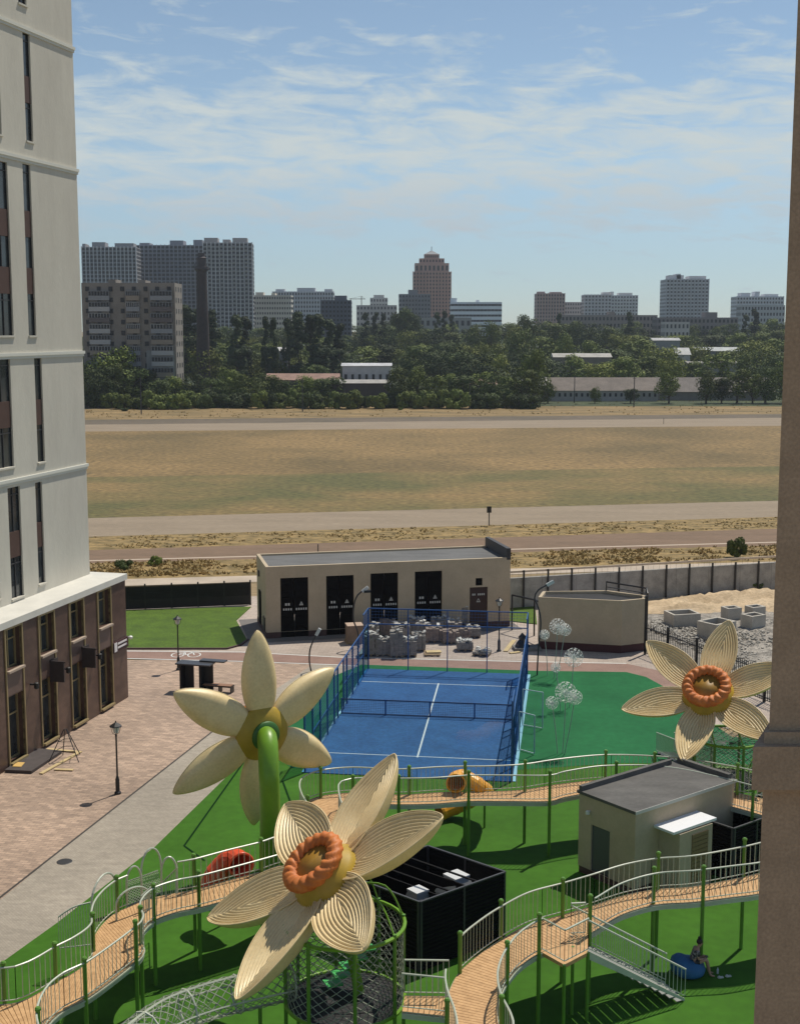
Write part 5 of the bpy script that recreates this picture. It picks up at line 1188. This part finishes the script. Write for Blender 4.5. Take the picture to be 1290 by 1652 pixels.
# small electrical vent on lawn, planters etc. behind
# ================================================================== TREES
def leafmat(name, c, c2):
    m = mat(name, c, .75, c2=c2, scale=.9, detail=3, spec=.25); t = m.node_tree; b = t.nodes['Principled BSDF']; lk = b.inputs['Base Color'].links[0]; src = lk.from_socket
    oi = t.nodes.new('ShaderNodeObjectInfo'); mr = t.nodes.new('ShaderNodeMapRange'); mr.inputs[3].default_value = .62; mr.inputs[4].default_value = 1.45; t.links.new(oi.outputs['Random'], mr.inputs[0])
    v = t.nodes.new('ShaderNodeVectorMath'); v.operation = 'MULTIPLY'; t.links.new(src, v.inputs[0]); t.links.new(mr.outputs[0], v.inputs[1]); t.links.new(v.outputs[0], b.inputs['Base Color']); return m
LM = [leafmat('leaves_mid', (.155, .185, .032), (.07, .10, .018)), leafmat('leaves_dark', (.080, .11, .024), (.04, .06, .014)), leafmat('leaves_yellow', (.21, .225, .036), (.105, .13, .02)), leafmat('leaves_poplar', (.042, .062, .022), (.024, .038, .013))]
m_bark = mat('bark', (.09, .065, .045), .9, var=.3, scale=2)
def tree_proto(name, label, group, seed, H_, W_, lm, shape='round', leaves=2600, ls=.42, loc=(0, -50, 0)):
    r = random.Random(seed); t = thing(name, label, 'tree', loc, group); base = Vector(loc)
    blobs = []
    if shape == 'round':
        for _ in range(26):
            a = r.uniform(0, 6.283); z = r.uniform(.22, .93); rad = W_*.5*math.sqrt(max(.04, 1-((z-.5)/.52)**2)); q = rad*math.sqrt(r.random())*.78
            blobs.append((Vector((q*math.cos(a), q*math.sin(a), z*H_)), W_*r.uniform(.12, .22)))
    elif shape == 'poplar':
        for _ in range(26):
            z = r.uniform(.08, .97); rad = W_*.5*math.sin(math.pi*(.12+.80*z)**.8)*.8; a = r.uniform(0, 6.283); blobs.append((Vector((rad*.6*math.cos(a), rad*.6*math.sin(a), z*H_)), max(.9, W_*r.uniform(.2, .32)*(1.1-z*.4))))
    else:
        for _ in range(16):
            a = r.uniform(0, 6.283); q = W_*.42*math.sqrt(r.random()); blobs.append((Vector((q*math.cos(a), q*math.sin(a), H_*r.uniform(.15, .75)*(1-q/W_*.6))), W_*r.uniform(.12, .2)))
    m = M(); vs = []; fs = []
    tot = sum(b[1]**2 for b in blobs)
    for c, rb in blobs:
        for _ in range(int(leaves*rb*rb/tot)):
            z = r.uniform(-.75, 1); a = r.uniform(0, 6.283); q = math.sqrt(1-z*z); d = Vector((q*math.cos(a), q*math.sin(a), z)); p = base+c+Vector((d.x, d.y, d.z*.85))*rb*r.uniform(.7, 1.12)
            nn_ = (d+Vector((r.uniform(-.6, .6), r.uniform(-.6, .6), r.uniform(-.4, .8)))).normalized(); a1 = nn_.cross(Vector((r.uniform(-1, 1), r.uniform(-1, 1), r.uniform(-1, 1)))).normalized(); b1 = nn_.cross(a1); s_ = ls*r.uniform(.5, 1.2)
            k = len(vs); vs += [p-a1*s_*.5-b1*s_*.3, p+a1*s_*.5-b1*s_*.35, p+a1*s_*.35+b1*s_*.45, p-a1*s_*.4+b1*s_*.4]; fs.append((k, k+1, k+2, k+3))
    m.add(vs, fs); m.build('crown', lm, t)
    m = M(); m.tube([base+Vector((0, 0, -.3)), base+Vector((.05, 0, H_*.25)), base+Vector((-.1, .1, H_*.6))], [W_*.035+.05, W_*.028+.04, .05], 7)
    for c, rb in blobs[:7]: m.tube([base+Vector((0, 0, H_*.2)), base+c*.6+Vector((0, 0, H_*.08)), base+c], [W_*.018+.03, .06, .03], 5)
    m.build('trunk', m_bark, t); return t
GT = 'trees of the belt beyond the racecourse'
PR = {}
defs = [('m1', 'broadleaf_tree', 'mid green broad crowned tree in the belt beyond the dry field', 11, 10, 10, LM[0], 'round'), ('m2', 'broadleaf_tree', 'mid green broad crowned tree in the belt beyond the dry field', 12, 9, 11, LM[0], 'round'), ('m3', 'broadleaf_tree', 'mid green broad crowned tree in the belt beyond the dry field', 15, 11, 9, LM[0], 'round'),
        ('d1', 'broadleaf_tree', 'dark green broad crowned tree in the belt beyond the dry field', 13, 11, 10, LM[1], 'round'), ('d2', 'broadleaf_tree', 'dark green broad crowned tree in the belt beyond the dry field', 16, 10, 12, LM[1], 'round'), ('y1', 'broadleaf_tree', 'yellowish green spreading tree in the belt beyond the dry field', 14, 9, 12, LM[2], 'round'),
        ('p1', 'poplar_tree', 'tall narrow dark poplar rising above the tree belt', 17, 22, 6, LM[3], 'poplar'), ('p2', 'poplar_tree', 'tall narrow dark poplar rising above the tree belt', 18, 22, 6.5, LM[3], 'poplar'), ('b1', 'bush', 'rounded green bush along the foot of the tree belt', 19, 4.2, 6.5, LM[0], 'bush'), ('b2', 'bush', 'rounded green bush along the foot of the tree belt', 20, 4.2, 7, LM[1], 'bush')]
for k, nm, lb, sd_, h, w_, lm_, sh in defs:
    PR[k] = tree_proto(nm, lb, ('poplars' if 'poplar' in nm else 'bushes at the foot' if nm == 'bush' else lb.split(' tree')[0]+' trees')+' of the belt', sd_, h, w_, lm_, sh, loc=(0, 0, 0), leaves=4600 if sh == 'poplar' else 3200, ls=.55 if sh == 'poplar' else .42); PR[k]['_h'] = h; PR[k]['_w'] = w_
used = set()
ZON = [(210, 'before the old apartment block'), (290, 'at the right corner of the old apartment block'), (350, 'around the brick chimney'), (405, 'below the stacked balconies wing'), (445, 'under the long pale beige slab'), (500, 'below the distant slab row'), (550, 'below the dark blue grey block'), (600, 'behind the white two storey house'), (645, 'below the small stepped tower'), (690, 'at the foot of the dark mid rise block'), (735, 'below the pointed tower'), (780, 'below the white ribbon window slab'), (830, 'at the far end of the white ribbon window slab'), (880, 'above the pale gabled shed'), (925, 'below the brownish tower block'), (975, 'below the pale horizon row'), (1040, 'at the end of the pale horizon row'), (1095, 'under the lone tall tower'), (1150, 'between the lone tower and the jagged blocks'), (1205, 'below the jagged roofline'), (9999, 'next to the stucco pier')]
def tree_label(k, px, D, wpx):
    kind = {'m': 'mid green', 'd': 'dark green', 'y': 'yellowish', 'p': 'dark', 'b': 'green'}[k[0]]; nn_ = {'p': 'poplar', 'b': 'bush'}.get(k[0], 'tree')
    size = 'wide' if wpx > 58 else 'narrow' if wpx < 46 else 'rounded'
    if k[0] == 'p': size = 'slender' if wpx < 22 else 'broad'
    if k[0] == 'b': size = 'wide' if wpx > 44 else 'small'
    row = 'farthest row' if D > 700 else 'far row' if D > 600 else 'middle row' if D > 500 else 'nearer row' if D > 400 else 'front row'
    zone = [z for x, z in ZON if px < x][0]
    return size+' '+kind+' '+nn_+', '+row+', '+zone
def plant(k, px, ytop, D, wpx=None, rot=None, label=None, cat=None, base=None, group=None):
    p = AY(px, 600, D); z0 = terr(p.x, p.y) if base is None else base; zt = HC+(ray(px, ytop).z/ray(px, ytop).y)*D; h = max(1.0, zt-z0); pr = PR[k]; w_ = (wpx/F*D) if wpx else pr['_w']*h/pr['_h']
    s = (w_/pr['_w'], w_/pr['_w'], h/pr['_h']); rot = rr_t.uniform(0, 6.28) if rot is None else rot
    if label is None: label_ = tree_label(k, px, D, wpx or 40)
    if k not in used and label is None: used.add(k); pr['label'] = label_; pr.location = (p.x, p.y, z0); pr.rotation_euler = (0, 0, rot); pr.scale = s; o = pr
    else:
        o = dup(pr, (p.x, p.y, z0), rot, s)
        o['label'] = label or label_
        if label and 'group' in o: del o['group']
        if group: o['group'] = group
    return o
rr_t = random.Random(21)
def prof(x, pts):
    for (x0, y0), (x1, y1) in zip(pts, pts[1:]):
        if x0 <= x <= x1: return y0+(y1-y0)*(x-x0)/(x1-x0)
    return pts[-1][1]
rows = [(760, 34, [(130, 545), (500, 530), (620, 522), (760, 528), (850, 525), (960, 528), (1290, 524)], 'mddm', 9, 44),
        (640, 40, [(130, 560), (300, 530), (420, 535), (560, 540), (650, 532), (760, 535), (850, 517), (930, 518), (990, 540), (1100, 545), (1290, 528)], 'mydm', 9, 54),
        (540, 46, [(130, 575), (290, 548), (420, 552), (560, 558), (760, 556), (860, 540), (980, 552), (1100, 560), (1180, 562), (1290, 548)], 'mdym', 10, 62),
        (465, 46, [(130, 590), (290, 560), (420, 575), (560, 582), (640, 560), (760, 572), (860, 575), (980, 580), (1100, 585), (1290, 565)], 'mymd', 9, 66)]
for D, st, pf, kinds, jit, wd in rows:
    x = 138+rr_t.uniform(0, 10)
    while x < 1420:
        kd = rr_t.choice(kinds); key = {'m': rr_t.choice(['m1', 'm2', 'm3']), 'd': rr_t.choice(['d1', 'd2']), 'y': 'y1'}[kd]
        if not (D == 465 and 545 < x < 640): plant(key, x, prof(x, pf)+rr_t.uniform(-jit, jit*.7), D+rr_t.uniform(-22, 22), wd*rr_t.uniform(.8, 1.3))
        x += st*rr_t.uniform(.55, 1.05)
# front belt
x = 138
while x < 850:
    if not (545 < x < 632): plant(rr_t.choice(['m1', 'm2', 'd1', 'd2', 'm3']), x, rr_t.uniform(598, 612)-(12 if x < 240 else 0)+(4 if 420 < x < 545 else 0)-(10 if 640 < x < 700 else 0), 374+rr_t.uniform(-6, 12), rr_t.uniform(48, 66))
    x += rr_t.uniform(22, 34)
x = 138
while x < 860: plant(rr_t.choice(['b1', 'b2']), x, rr_t.uniform(622, 634), 362+rr_t.uniform(-3, 5), rr_t.uniform(34, 52)); x += rr_t.uniform(17, 28)
for x, y, wd in ((858, 568, 54), (884, 618, 30), (1018, 625, 30), (1080, 604, 44), (1140, 600, 46), (1190, 598, 52), (1236, 594, 52), (1268, 590, 56), (960, 626, 22), (1165, 606, 36), (1215, 606, 40)):
    plant(rr_t.choice(['m1', 'd1', 'm2', 'd2']), x, y, 386 if x != 858 else 378, wd)
for x, y, D, wd in ((384, 509, 450, 26), (398, 512, 455, 24), (430, 512, 440, 15), (441, 514, 442, 16), (466, 514, 455, 22), (482, 503, 460, 30), (500, 508, 462, 26), (516, 508, 455, 28), (533, 516, 465, 26), (548, 522, 470, 22), (300, 492, 480, 34), (344, 500, 478, 26), (318, 500, 485, 30), (590, 505, 640, 15), (606, 504, 650, 12), (618, 506, 655, 12), (705, 504, 660, 13), (716, 502, 665, 13), (728, 508, 670, 12), (900, 506, 690, 12), (1013, 503, 690, 14), (1200, 508, 700, 13), (1214, 498, 700, 15), (800, 524, 690, 8)):
    plant(rr_t.choice(['p1', 'p2']), x, y, D, wd*1.35)
for x, y, wd in ((655, 491, 40), (640, 500, 30), (668, 500, 28)): plant('d1', x, y, 680, wd)
plant('m1', 185, 565, 379, 90, label='leafy tree climbing up the old apartment block front'); plant('d2', 160, 592, 366, 70, label='dark round tree at the foot of the old apartment block')
plant('b1', 646, 655, 355, 9, label='single small green bush alone on the far dry strip', base=0); plant('b1', 1197, 860, 124, 34, label='lone green bush standing on the dry bank above the yard wall', base=.1)
plant('b2', 199, 660, 350, 13, label='low scrubby bush on the far verge below the apartment block', base=0); plant('b2', 190, 906, 118, 30, label='dark weed clump on the bank behind the podium corner', base=0); plant('b1', 243, 908, 120, 24, label='small weed clump on the bank above the black fence', base=0)
plant('b2', 1225, 940, 108, 36, label='green weeds at the foot of the concrete wall near the pier', base=0)
# hedge ground cover below the trees
for k in list(PR):
    if k not in used:
        for ch in list(PR[k].children): bpy.data.objects.remove(ch)
        bpy.data.objects.remove(PR[k])
for o in bpy.data.objects:
    for kk_ in ('_h', '_w'):
        if kk_ in o: del o[kk_]
# ================================================================== FAR BUILDINGS
m_winf = mat('far_window', (.012, .014, .018), .5)
def far_block(px0, px1, ytop, D, cols_c, label, floors=12, bays=8, depth=None, yaw_=0.0, win=(.5, .5), base=None, name='apartment_block', roofs=(), wallm=None, bandm=None, bal=None, steps=0, side=True, ybot=None, gable=None):
    a, b = AY(px0, 520, D), AY(px1, 520, D); w_ = (b-a).length; top = HC+(ray(px0, ytop).z/ray(px0, ytop).y)*D; c = (a+b)/2; z0 = (terr(c.x, c.y)-1) if base is None else base
    depth = depth or w_*.4; h = top-z0; t = thing(name, label, 'building', (c.x, c.y, z0)); r = yaw_
    ux, uy = Vector((math.cos(r), math.sin(r), 0)), Vector((-math.sin(r), math.cos(r), 0)); C = Vector((c.x, c.y, z0))
    m = M(); m.box(C+uy*depth/2+Z*h/2, (w_, depth, h), r)
    wm = wallm or mat('wall_'+label[:18], tuple(min(1, x*1.9) for x in cols_c), .9, var=.15, scale=.05)
    w_o = m.build('wall', wm, t)
    P = lambda s, d, z: C+ux*s+uy*d+Z*z
    fh = h/floors; bw = w_/bays; n = 0; rest = M(); me0 = None
    for f in range(floors):
        for k in range(bays):
            s = -w_/2+bw*(k+.5); z = h-fh*(f+.55)
            if n < 99:
                if me0 is None:
                    o = M().box((0, 0, 0), (bw*win[0], .16, fh*win[1]), r).build('window', m_winf); o.parent = t; me0 = o
                else: o = me0.copy(); col.objects.link(o)
                o.location = P(s, -.02, z)-Vector(t.location)
            else: rest.box(P(s, -.02, z), (bw*win[0], .16, fh*win[1]), r)
            n += 1
    if side:
        nb = max(2, int(depth/bw)); db = depth/nb
        for sx in (-1, 1):
            for f in range(floors):
                for k in range(nb): rest.box(P(sx*w_/2, db*(k+.5), h-fh*(f+.55)), (.16, db*win[0]*.8, fh*win[1]), r)
    if rest.f: o = rest.build('windows', m_winf, t); o['kind'] = 'stuff'
    if bandm:
        m = M()
        for k in range(0, bays+1): m.box(P(-w_/2+bw*k, -.35, h/2), (bw*.22, .7, h+.6), r)
        m.build('facade_piers', bandm, t)
    if bal:
        bmt = mat('balcony_'+label[:12], tuple(min(1, x*1.7) for x in cols_c), .85, var=.25, scale=.3); src = None; nb_ = 0; more_ = M()
        for f in range(floors):
            for k in bal:
                q_ = P(-w_/2+bw*(k+.5), -.7, h-fh*(f+.92)); nb_ += 1
                if nb_ > 99: more_.box(q_, (bw*.92, 1.3, fh*.36), r); continue
                if src is None: o = src = M().box((0, 0, 0), (bw*.92, 1.3, fh*.36), r).build('balcony', bmt); o.parent = t
                else: o = src.copy(); col.objects.link(o)
                o.location = q_-Vector(t.location)
        if more_.f: o = more_.build('balconies', bmt, t); o['kind'] = 'stuff'
    if roofs:
        m = M()
        for (s0, s1, hh) in roofs: m.box(P(-w_/2+w_*(s0+s1)/2, depth*.4, h+hh/2), (w_*(s1-s0), depth*.6, hh), r)
        m.build('roof_structures', wm, t)
    return t, P, w_, h, depth
dk = mat('dark_pier', (.16, .17, .20), .9); lt_ = mat('pale_pier', (.66, .65, .66), .9); 
# big residential complex
far_block(136, 222, 398, 830, (.17, .17, .18), 'left wing of the huge grey residential complex behind the old block', 26, 14, 20, .04, (.72, .62), bandm=lt_, roofs=((.0, .06, 2), (.18, .42, 3.0), (.6, .95, 2.4)))
far_block(222, 330, 395, 860, (.15, .155, .18), 'dark central wing of the huge grey residential complex', 26, 16, 20, .0, (.74, .62), bandm=mat('mid_pier', (.36, .37, .41), .9), roofs=((.05, .2, 1.5), (.5, .7, 3), (.85, .98, 3.4)))
far_block(330, 408, 391, 830, (.21, .20, .20), 'right wing of the huge grey residential complex with stacked balconies', 26, 12, 22, .06, (.72, .62), bandm=lt_, bal=(1, 4, 7, 10), roofs=((.02, .3, 3.0), (.4, .55, 2), (.6, .9, 3)))
# stepped balconies at the ends
m = M()
for px in (134.5, 408):
    for k in range(26): p = AY(px, 400+k*4.7, 832); m.box(p, (1.4, 4, .5))
# old nine storey block
t9, P9, w9, h9, d9 = far_block(133, 283, 456, 388, (.20, .165, .135), 'old brown brick nine storey block with mismatched glazed balconies', 11, 8, 13, .0, (.34, .42), wallm=mat('old_brick', (.28, .25, .22), .95, c2=(.22, .195, .17), scale=.25, fine=.1), base=0, roofs=((.28, .36, 1.0), (.6, .68, .8)))
# glazed balconies columns, each loggia its own part
rb = random.Random(4); bm_c = [mat('loggia_pale', (.42, .42, .42), .8), mat('loggia_grey', (.28, .29, .31), .8), mat('loggia_tan', (.30, .25, .20), .8), mat('loggia_dark', (.14, .12, .12), .8)]
fh = h9/11
for s0, s1 in ((.08, .30), (.48, .62), (.74, .97)):
    for f in range(10):
        zc = h9-fh*(f+1.0)-fh*.2; sx = -w9/2+w9*(s0+s1)/2; ww_ = w9*(s1-s0)
        o = M().box(P9(sx, -.55, zc-fh*.18), (ww_, 1.1, fh*.42), 0).build('balcony', rb.choice(bm_c), t9)
        g_ = M().box(P9(sx, -.45, zc+fh*.24), (ww_, .9, fh*.36), 0).build('glazing', m_winf, o)
        m = M()
        for q in range(8): m.box(P9(sx-ww_/2+ww_*q/7, -.95, zc+fh*.24), (.14, .1, fh*.38), 0)
        m.box(P9(sx, -.55, zc+fh*.45), (ww_, 1.12, .14), 0); m.build('glazing_bars', rb.choice(bm_c[:2]), o)
M().box(P9(w9*.33, -.06, h9*.22), (w9*.30, .1, h9*.44), 0).build('pale_panel', mat('pale_panel', (.36, .37, .36), .9, var=.2, scale=.3), t9)
# chimney tower
pc_ = AY(327.5, 555, 470); z0 = terr(pc_.x, pc_.y); 
def zy(py, D): return HC+(ray(600, py).z/ray(600, py).y)*D
t = thing('brick_chimney', 'slim dark brick water tower chimney with a wider head', 'chimney', (pc_.x, pc_.y, z0)); zt = zy(408, 470); zc = zy(437, 470); c = Vector((pc_.x, pc_.y, 0))
M().lathe(c, [(2.7, z0-1), (2.6, z0+2), (1.75, zc)], 16).build('shaft', mat('old_dark_brick', (.075, .052, .045), .9, c2=(.05, .037, .033), scale=1.2), t)
M().lathe(c, [(1.9, zc-.2), (2.5, zc+.6), (2.5, zc+1.4), (1.7, zc+1.5), (1.7, zc+4.2), (2.0, zc+4.5), (1.2, zc+4.9), (1.2, zt)], 16).build('head', mat('dark_head', (.075, .06, .06), .8), t)
m = M()
for k in range(12): a = k*math.pi/6; m.tube([c+Vector((2.45*math.cos(a), 2.45*math.sin(a), zc+1.4)), c+Vector((2.45*math.cos(a), 2.45*math.sin(a), zc+2.5))], .06, 4)
m.tube([c+Vector((2.45*math.cos(a*math.pi/8), 2.45*math.sin(a*math.pi/8), zc+2.5)) for a in range(16)], .07, 4, closed=True); m.build('railing', m_dark, t)
# others
far_block(406, 470, 476, 900, (.34, .32, .28), 'long pale beige slab between the big complex and the dark block', 10, 16, 16, 0, (.5, .45), roofs=((.1, .3, 2), (.5, .6, 1.5)))
far_block(440, 538, 470, 1100, (.30, .31, .33), 'pale distant slab row with a busy roofline', 12, 22, 18, 0, (.5, .5), bandm=lt_, roofs=((.05, .2, 2), (.4, .7, 3), (.85, .98, 2)))
far_block(518, 566, 484, 700, (.085, .09, .11), 'dark blue grey block with pale window columns', 12, 8, 14, 0, (.45, .5), bandm=mat('blue_pier', (.11, .12, .15), .8), roofs=((.45, .85, 2.4),))
far_block(597, 625, 480, 1200, (.33, .32, .30), 'small pale tower with a stepped top by the crane', 9, 6, 16, 0, roofs=((.2, .8, 2.5),)); far_block(575, 640, 492, 1150, (.27, .26, .25), 'low pale block beneath the small stepped tower', 7, 12, 14, 0)
far_block(643, 694, 474, 950, (.14, .14, .15), 'dark mid rise block in front of the pointed tower', 12, 10, 16, 0, (.5, .5), bal=(2, 5, 8), roofs=((.3, .6, 3),))
far_block(727, 809, 487, 1000, (.46, .48, .50), 'white slab with dark ribbon windows next to the pointed tower', 8, 14, 18, 0, (.96, .38), roofs=((.0, .12, 3.0), (.5, .56, 1.5)))
# pointed brown tower, stepped
D = 1050; t, P, w_, h_, dp = far_block(666, 727, 438, D, (.25, .15, .12), 'reddish brown pointed tower block with stepped crown', 20, 12, 26, 0, (.5, .45), bal=(1, 3, 8, 10), bandm=mat('tan_pier', (.60, .40, .31), .9))
for (sc_, y0, y1) in ((.90, 440, 424), (.66, 424, 416), (.40, 416, 409)):
    za, zb_ = zy(y0, D), zy(y1, D); c = AY(696.5, 440, D); m = M(); m.box(Vector((c.x, c.y+dp/2, (za+zb_)/2)), (w_*sc_, dp*sc_, zb_-za)); o = m.build('upper_tier', mat('tier_brown', (.50, .31, .25), .9, var=.15, scale=.1), t)
    m = M()
    for k in range(8): m.box(Vector((c.x-w_*sc_/2+w_*sc_*(k+.5)/8, c.y+dp/2-dp*sc_/2, (za+zb_)/2)), (w_*sc_/16, .2, (zb_-za)*.5))
    m.build('window', m_winf, o)
c = AY(696.5, 409, D); za, zb_ = zy(409, D), zy(402, D); m = M(); q = w_*.2; cc = Vector((c.x, c.y+dp/2, 0)); m.add([cc+Vector((-q, -q, za)), cc+Vector((q, -q, za)), cc+Vector((q, q, za)), cc+Vector((-q, q, za)), cc+Vector((0, 0, zb_))], [(0, 1, 4), (1, 2, 4), (2, 3, 4), (3, 0, 4)]); m.build('spire', mat('spire_metal', (.2, .21, .23), .5), t)
M().tube([cc+Z*zb_, cc+Z*(zb_+3)], .25, 5).build('mast', m_dark, t)
# crane
D = 1400; c = AY(583, 500, D); t = thing('tower_crane', 'tiny tower crane on the skyline beside the small stepped tower', 'crane', (c.x, c.y, 8)); m = M(); zt = zy(482, D); m.tube([Vector((c.x, c.y, 8)), Vector((c.x, c.y, zt+3))], .6, 4); m.build('mast', mat('crane_yellow', (.12, .10, .07), .6), t)
m = M(); m.tube([Vector((c.x-13, c.y, zt)), Vector((c.x+4, c.y, zt))], .45, 4); m.tube([Vector((c.x-13, c.y, zt)), Vector((c.x, c.y, zt+3)), Vector((c.x+4, c.y, zt))], .15, 4); m.build('jib', mat('crane_yellow', (.12, .10, .07), .6), t)
far_block(865, 910, 473, 1100, (.24, .18, .17), 'brownish tower block left of the pale row on the horizon', 14, 10, 20, 0, (.5, .5), bandm=mat('tan_pier', (.60, .40, .31), .9), roofs=((.05, .3, 1.5), (.5, .9, 1.2)))
far_block(910, 942, 487, 1150, (.30, .27, .26), 'low pale link block between the brownish tower and the pale row', 10, 8, 16); far_block(942, 985, 475, 1100, (.36, .35, .35), 'pale tower block with red stripe in the horizon row', 14, 8, 20, 0, bandm=lt_, roofs=((.7, .95, 2),)); far_block(985, 1028, 476, 1100, (.38, .38, .38), 'pale tower block at the end of the horizon row', 14, 9, 20, 0, bal=(1, 4, 7), roofs=((.0, .1, 3), (.3, .8, 2)))
far_block(1073, 1141, 450, 1000, (.34, .34, .35), 'tall pale tower with arched roofline standing alone', 18, 12, 24, 0, (.5, .5), bandm=mat('white_pier', (.46, .46, .47), .9), roofs=((.08, .42, 3), (.55, .95, 2.4), (.25, .35, 4)))
far_block(1187, 1262, 478, 1100, (.36, .37, .39), 'pale blocks with a jagged roofline beside the pier', 12, 16, 20, 0, bandm=lt_, roofs=((.1, .3, 3), (.4, .5, 4), (.6, .9, 2)))
far_block(905, 1060, 508, 800, (.17, .145, .13), 'long low brown block below the pale horizon row', 5, 26, 16, 0, roofs=((.5, .56, 2),)); far_block(1060, 1190, 512, 760, (.145, .125, .12), 'long low dark brown block below the lone tower', 5, 20, 16, 0, roofs=((.6, .75, 3),))
far_block(1073, 1112, 519, 690, (.34, .31, .29), 'short pale block with dark windows among the trees', 4, 6, 12, 0, (.45, .5)); far_block(1195, 1265, 492, 900, (.27, .27, .27), 'grey mid rise block under the jagged roofline', 7, 14, 14, 0)
far_block(630, 760, 512, 820, (.2, .19, .18), 'low grey block peeping above the trees below the white slab', 3, 14, 12, 0)
# low houses and sheds in the belt
def house(px0, px1, yroof, ybase, D, wallc, roofc, label, ridge=None, wins=0, name='house', depth=9):
    a, b = AY(px0, 600, D), AY(px1, 600, D); w_ = (b-a).length; c = (a+b)/2; z0 = terr(c.x, c.y); zr = zy(yroof, D); ze = zy(ridge, D) if ridge else zr-.5; C = Vector((c.x, c.y, z0)); t = thing(name, label, 'building', C)
    M().box(C+Vector((0, depth/2, (ze-z0)/2)), (w_, depth, ze-z0)).build('wall', mat('hw'+label[:14], wallc, .9, var=.2, scale=.4), t)
    m = M(); x0, x1 = c.x-w_/2-.4, c.x+w_/2+.4; y0, y1 = c.y-.5, c.y+depth+.5; ym = (y0+y1)/2
    m.add([(x0, y0, ze), (x1, y0, ze), (x1, ym, zr), (x0, ym, zr), (x1, y1, ze), (x0, y1, ze)], [(0, 1, 2, 3), (3, 2, 4, 5), (0, 3, 5), (1, 4, 2)]); m.build('roof', mat('hr'+label[:14], roofc, .85, c2=tuple(x*.7 for x in roofc), scale=.3, fine=.2), t)
    for k in range(wins): M().box((c.x-w_/2+w_*(k+.5)/wins, c.y-.03, z0+(ze-z0)*.6), (w_/wins*.38, .12, (ze-z0)*.32)).build('window', m_winf, t)
    return t
house(552, 630, 586, 612, 400, (.50, .49, .49), (.6, .6, .62), 'white two storey house with dark windows and flat pale roof among trees', 590, 7)
house(430, 545, 603, 618, 392, (.20, .16, .14), (.36, .22, .17), 'low shed with a rusty red roof behind the bushes', 613, 0); house(536, 628, 613, 640, 386, (.13, .095, .08), (.42, .40, .37), 'low dark brown shed with a pale roof edge under the white house', 618, 0)
house(862, 1062, 610, 641, 398, (.46, .44, .42), (.20, .165, .14), 'long low white stable with a brown roof and small square windows', 630, 22, depth=14); house(1062, 1250, 610, 641, 402, (.30, .28, .26), (.19, .165, .15), 'long low grey stable continuing past the small trees', 632, 0, depth=14)
house(846, 885, 609, 640, 396, (.30, .25, .2), (.50, .47, .42), 'small shed with a pale gable roof at the stable end', 622, 0); house(738, 800, 612, 640, 390, (.25, .22, .19), (.36, .34, .33), 'low shed with a pale grey roof half hidden by bushes', 620, 0)
house(893, 985, 570, 590, 500, (.26, .22, .18), (.48, .46, .42), 'house with a pale gable roof deep among the trees', 576, 0); house(1120, 1200, 560, 575, 560, (.3, .3, .3), (.55, .57, .56), 'long shed with a bright pale roof among the trees', 566, 4); house(1090, 1112, 561, 580, 520, (.5, .5, .48), (.6, .6, .58), 'tiny house with a white gable among the trees', 572, 0)
house(1110, 1190, 583, 600, 500, (.34, .32, .28), (.3, .28, .26), 'low pale outbuilding below the bright roofed shed', 586, 0); house(448, 464, 560, 580, 460, (.4, .4, .4), (.6, .6, .6), 'tiny white roofed house between the poplars', 566, 0); house(1052, 1095, 545, 560, 620, (.3, .3, .3), (.5, .5, .5), 'small pale roof showing between tree crowns', 549, 0)
# utility poles and signs on the field
for px, yb, yt, D, lb in ((228, 668, 608, None, 'thin pole on the far verge under the old apartment block'), (488, 664, 612, None, 'thin pole on the far verge in front of the bushes'), (757, 660, 618, None, 'thin pole on the far verge before the low shed'), (926, 650, 606, None, 'thin dark pole in front of the long white stable'), (1022, 657, 608, None, 'thin pole on the verge near the end of the white stable'), (513, 893, 878, None, 'short stake on the brown track edge behind the transformer building'), (1070, 684, 674, None, 'short marker stake at the far pale track')):
    p = G(px, yb); h = ZAT(p, yt); o = M().tube([p, p+Z*h], [.16, .11] if h > 3 else .05, 6).box(p+Z*(h-.4), (.9 if h > 3 else .1, .1, .1)).build('utility_pole' if h > 3 else 'stake', m_dark); move_origin(o, p); tag(o, lb, 'pole')
p = G(788.5, 848); t = thing('track_sign', 'small black square sign on a stake at the edge of the pale track', 'sign', p); h = ZAT(p, 817); M().tube([p, p+Z*h], .06, 6).build('stake', m_dark, t); M().box(p+Z*(h-.35), (.5, .08, .7)).build('board', m_black, t)
# ================================================================== HAZE
hz_ = M().box((0, 760, 68), (2600, 1700, 150)).build('haze', None) if False else M().box((0, 760, 68), (2600, 1700, 150))
hmat = bpy.data.materials.new('haze_air'); hmat.use_nodes = True; ht = hmat.node_tree; ht.nodes.clear(); ho = ht.nodes.new('ShaderNodeOutputMaterial'); hv = ht.nodes.new('ShaderNodeVolumePrincipled')
hv.inputs['Color'].default_value = (.80, .88, 1, 1); hv.inputs['Density'].default_value = .00012; hv.inputs['Anisotropy'].default_value = .3; ht.links.new(hv.outputs[0], ho.inputs['Volume'])
hzo = hz_.build('haze', hmat); hzo['kind'] = 'stuff'; tag(hzo, 'faint bluish summer haze over the whole view', 'haze')
